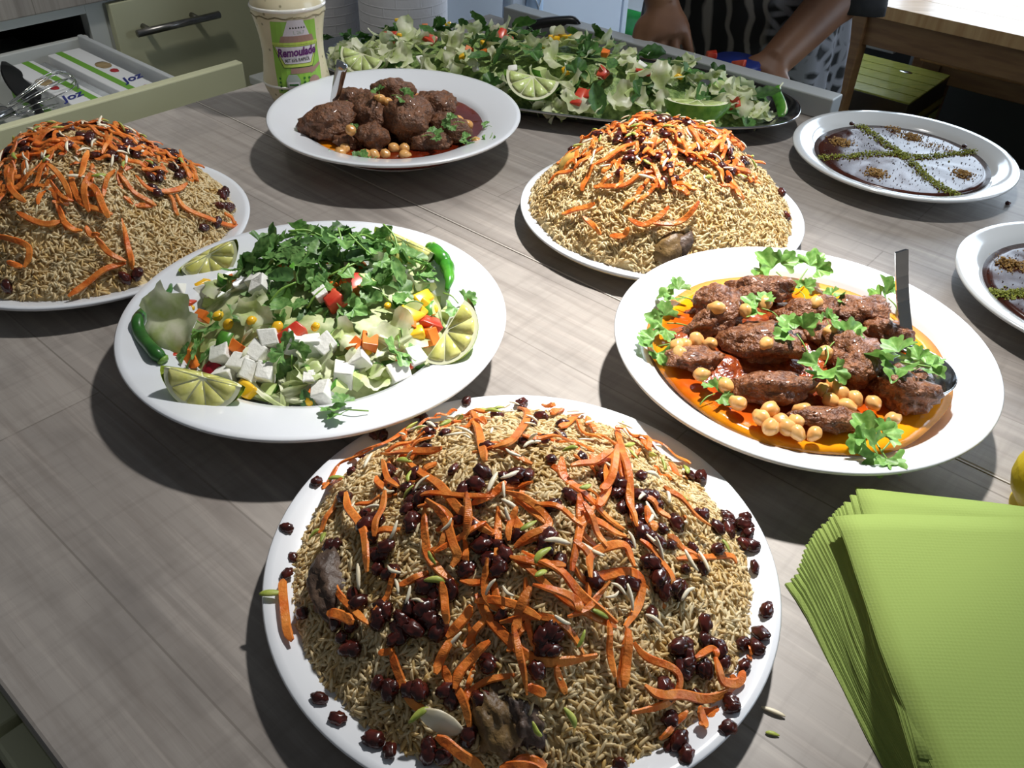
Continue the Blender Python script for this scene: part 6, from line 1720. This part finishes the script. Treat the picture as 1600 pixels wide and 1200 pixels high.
def hand(w, pc, ds, up, spread, thumb, lens=(0.066, 0.074, 0.070, 0.056), bend=0.5, sgn=1):
    """palm and five fingers: w wrist, pc knuckle centre, ds finger direction, up back-of-hand normal"""
    ax = pc - w; Lp = np.linalg.norm(ax); ax /= Lp
    up = up - ax * (up @ ax); up /= np.linalg.norm(up); sd = np.cross(ax, up) * sgn
    V, F = [], []; n = 18
    secs = [(-0.10, 0.027, 0.021), (0.15, 0.030, 0.020), (0.45, 0.037, 0.019), (0.8, 0.041, 0.017), (1.02, 0.040, 0.014), (1.1, 0.030, 0.008)]
    for q, a, b in secs:
        for k in range(n):
            t_ = 2 * PI * k / n; V.append(w + ax * q * Lp + sd * a * math.copysign(abs(math.cos(t_)) ** 0.8, math.cos(t_)) + up * b * math.sin(t_))
    F = [(i * n + k, i * n + (k + 1) % n, (i + 1) * n + (k + 1) % n, (i + 1) * n + k) for i in range(len(secs) - 1) for k in range(n)] + [tuple(range(n))[::-1], tuple((len(secs) - 1) * n + k for k in range(n))]
    out = [(np.array(V), F)]
    for i in range(4):
        o_ = (i - 1.5) * 0.0205; b0 = w + ax * Lp * 0.92 + sd * o_
        d = ax + sd * (i - 1.5) * spread; d /= np.linalg.norm(d); pts = [b0 - d * 0.01, b0]; L = lens[i]; c = 0.15
        for fr in (0.42, 0.32, 0.26):
            c += bend; dd = d * math.cos(c) - up * math.sin(c); pts.append(pts[-1] + dd * L * fr * 1.1)
        out.append(limb(pts, [0.0090, 0.0094, 0.0084, 0.0077, 0.0058], 14))
    tb = w + ax * Lp * 0.22 + sd * thumb * 0.026
    out.append(limb([tb - sd * thumb * 0.012, tb + ax * 0.012 + sd * thumb * 0.010 - up * 0.006, tb + ax * 0.036 + sd * thumb * 0.020 - up * 0.014, tb + ax * 0.058 + sd * thumb * 0.020 - up * 0.022], [0.012, 0.0125, 0.0105, 0.0075], 14))
    return out


parts += hand(wL, hL, None, np.array([0.05, -0.75, 0.65]), 0.17, 1, bend=0.30)
parts += hand(wR, hR, None, np.array([-0.2, -0.6, 0.75]), 0.06, -1, bend=0.55)
VB, FB = join(*parts)
tmp = bpy.data.objects.new('tmp', mesh('tmp', VB, FB)); COL.objects.link(tmp)
rm = tmp.modifiers.new('r', 'REMESH'); rm.mode = 'VOXEL'; rm.voxel_size = 0.0045
sm_ = tmp.modifiers.new('s', 'SMOOTH'); sm_.factor = 0.5; sm_.iterations = 3
dg = bpy.context.evaluated_depsgraph_get(); dg.update(); e_ = tmp.evaluated_get(dg); m2 = e_.to_mesh()
VB = np.array([v.co[:] for v in m2.vertices]); FB = [tuple(p.vertices) for p in m2.polygons]
e_.to_mesh_clear(); bpy.data.objects.remove(tmp)
PS = empty('person', (PB[0], PB[1], -0.9)); tag(PS, 'person in black and grey animal print dress bending over the salad tray', 'person')
PS.rotation_euler = (0, 0, 0)
obj('body', (VB, FB), M['skin'], PS)
# hair, eyes
hv, hf = ico(4, (0.080, 0.100, 0.114)); keep = []
HVh = []
for x, y, z in hv:
    f2, z2 = y * math.cos(0.55) + z * math.sin(0.55), -y * math.sin(0.55) + z * math.cos(0.55); HVh.append(hc + fwd * (f2 - 0.004) + rgt * x + Z3 * (z2 + 0.004))
hf2 = [f for f in hf if not (np.mean([hv[i][1] for i in f]) > 0.030 and np.mean([hv[i][2] for i in f]) < 0.062)]
bun, bf = ico(3, (0.05, 0.045, 0.05), 0.15, 3)
obj('hair', join((np.array(HVh), hf2), (bun + hc - fwd * 0.10 + Z3 * 0.03, bf)), M['hair'], PS)
for sg in (-1, 1):
    x, y, z = sg * 0.030, 0.0715, 0.006; f2, z2 = y * math.cos(0.55) + z * math.sin(0.55), -y * math.sin(0.55) + z * math.cos(0.55)
    ev, ef = ico(3, (0.0095, 0.0095, 0.0075)); ec = hc + fwd * f2 + rgt * x + Z3 * z2; ey_ = obj('eye', (ev + ec, ef), M['feta'], PS)
    gz_ = fwd * math.cos(0.55) - Z3 * math.sin(0.55); obj('iris', (ico(2, (0.0046, 0.0046, 0.0046))[0] + ec + gz_ * 0.0062, ico(2)[1]), M['hair'], ey_)
x, y, z = 0.0, 0.0745, -0.052; f2, z2 = y * math.cos(0.55) + z * math.sin(0.55), -y * math.sin(0.55) + z * math.cos(0.55)
M['lips'] = mat('lips', '7a3c34', rough=0.4)
ev, ef = ico(3, (0.022, 0.007, 0.006)); obj('mouth', (ev[:, 0:1] * rgt + ev[:, 1:2] * fwd + ev[:, 2:] * Z3 + hc + fwd * f2 + Z3 * z2, ef), M['lips'], PS)
# dress: flares from the shoulders to below the knee with folds
V, F = [], []; n = 120
dp = [(0.478, 0.140, 0.085), (0.45, 0.178, 0.115), (0.38, 0.172, 0.128), (0.28, 0.160, 0.125), (0.18, 0.160, 0.128), (0.08, 0.175, 0.132), (0.0, 0.182, 0.14), (-0.12, 0.187, 0.15), (-0.28, 0.20, 0.16), (-0.45, 0.215, 0.175)]
for i, (z, rx, ry) in enumerate(dp):
    fo = 0.012 * min(1, max(0, (0.12 - z) / 0.2))
    for k in range(n):
        t_ = 2 * PI * k / n; w_ = 1 + fo / 0.2 * (math.sin(t_ * 9 + z * 3) + 0.6 * math.sin(t_ * 17 + 1))
        V.append(pp(ry * w_ * math.cos(t_) + lean(z), rx * w_ * math.sin(t_), z))
F = [(i * n + k, (i + 1) * n + k, (i + 1) * n + (k + 1) % n, i * n + (k + 1) % n) for i in range(len(dp) - 1) for k in range(n)]
VD, FD = np.array(V), F
def local_obj(name, VF, m, parent):
    """part with its own axes: x to the wearer's side, so that the cloth's print follows the body"""
    V, F = VF; o = obj(name, (V, F), m, parent)
    R = Matrix(((rgt[0], rgt[1], 0), (-fwd[0], -fwd[1], 0), (0, 0, 1)))
    o.data.transform(R.to_4x4()); o.rotation_euler = R.transposed().to_euler(); return o
local_obj('dress', (VD, FD), M['dress'], PS)
for s_, e_ in ((sL, eL), (sR, eR)):
    d = (e_ - s_); L = np.linalg.norm(d); d /= L
    P = [s_ - d * 0.058, s_ - d * 0.035, s_ + d * L * 0.3, s_ + d * L * 0.65, e_ - d * 0.005, e_ + d * 0.050]
    V, F = tube(spline(P, 14), np.interp(np.linspace(0, 1, 14), [0, 0.10, 0.2, 0.4, 0.75, 1], [0.012, 0.050, 0.062, 0.062, 0.058, 0.061]), 20, cap=False)
    V2, F2 = tube([e_ + d * 0.030, e_ + d * 0.050, e_ + d * 0.051, e_ + d * 0.031], [0.0605, 0.0615, 0.057, 0.056], 20, cap=False)
    obj('sleeve', join((V, F), (V2, F2)), M['sleeve'], PS)
t = empty('blue_lid', hR + np.array([-0.03, -0.005, -0.02])); tag(t, 'dark blue plastic lid held in the hands of the person', 'lid')
bc_ = aty(1148, 104, 1.40)
obj('lid_top', lathe([(0.001, 0.012), (0.036, 0.012), (0.040, 0.009), (0.041, -0.006), (0.038, -0.006), (0.037, 0.007), (0.001, 0.009)], 40, bc_), M['blue'], t)
obj('grip_rim', lathe([(0.041, -0.002), (0.0425, -0.002), (0.0425, 0.004), (0.041, 0.004)], 40, bc_), M['blue'], t)

# ------------------------------------------------------------------ everything stands on a worktop 0.9 m above the floor
bpy.context.view_layer.update()
for o in SC.objects:
    if o.parent is None: o.location.z += TZ
bpy.context.view_layer.update()
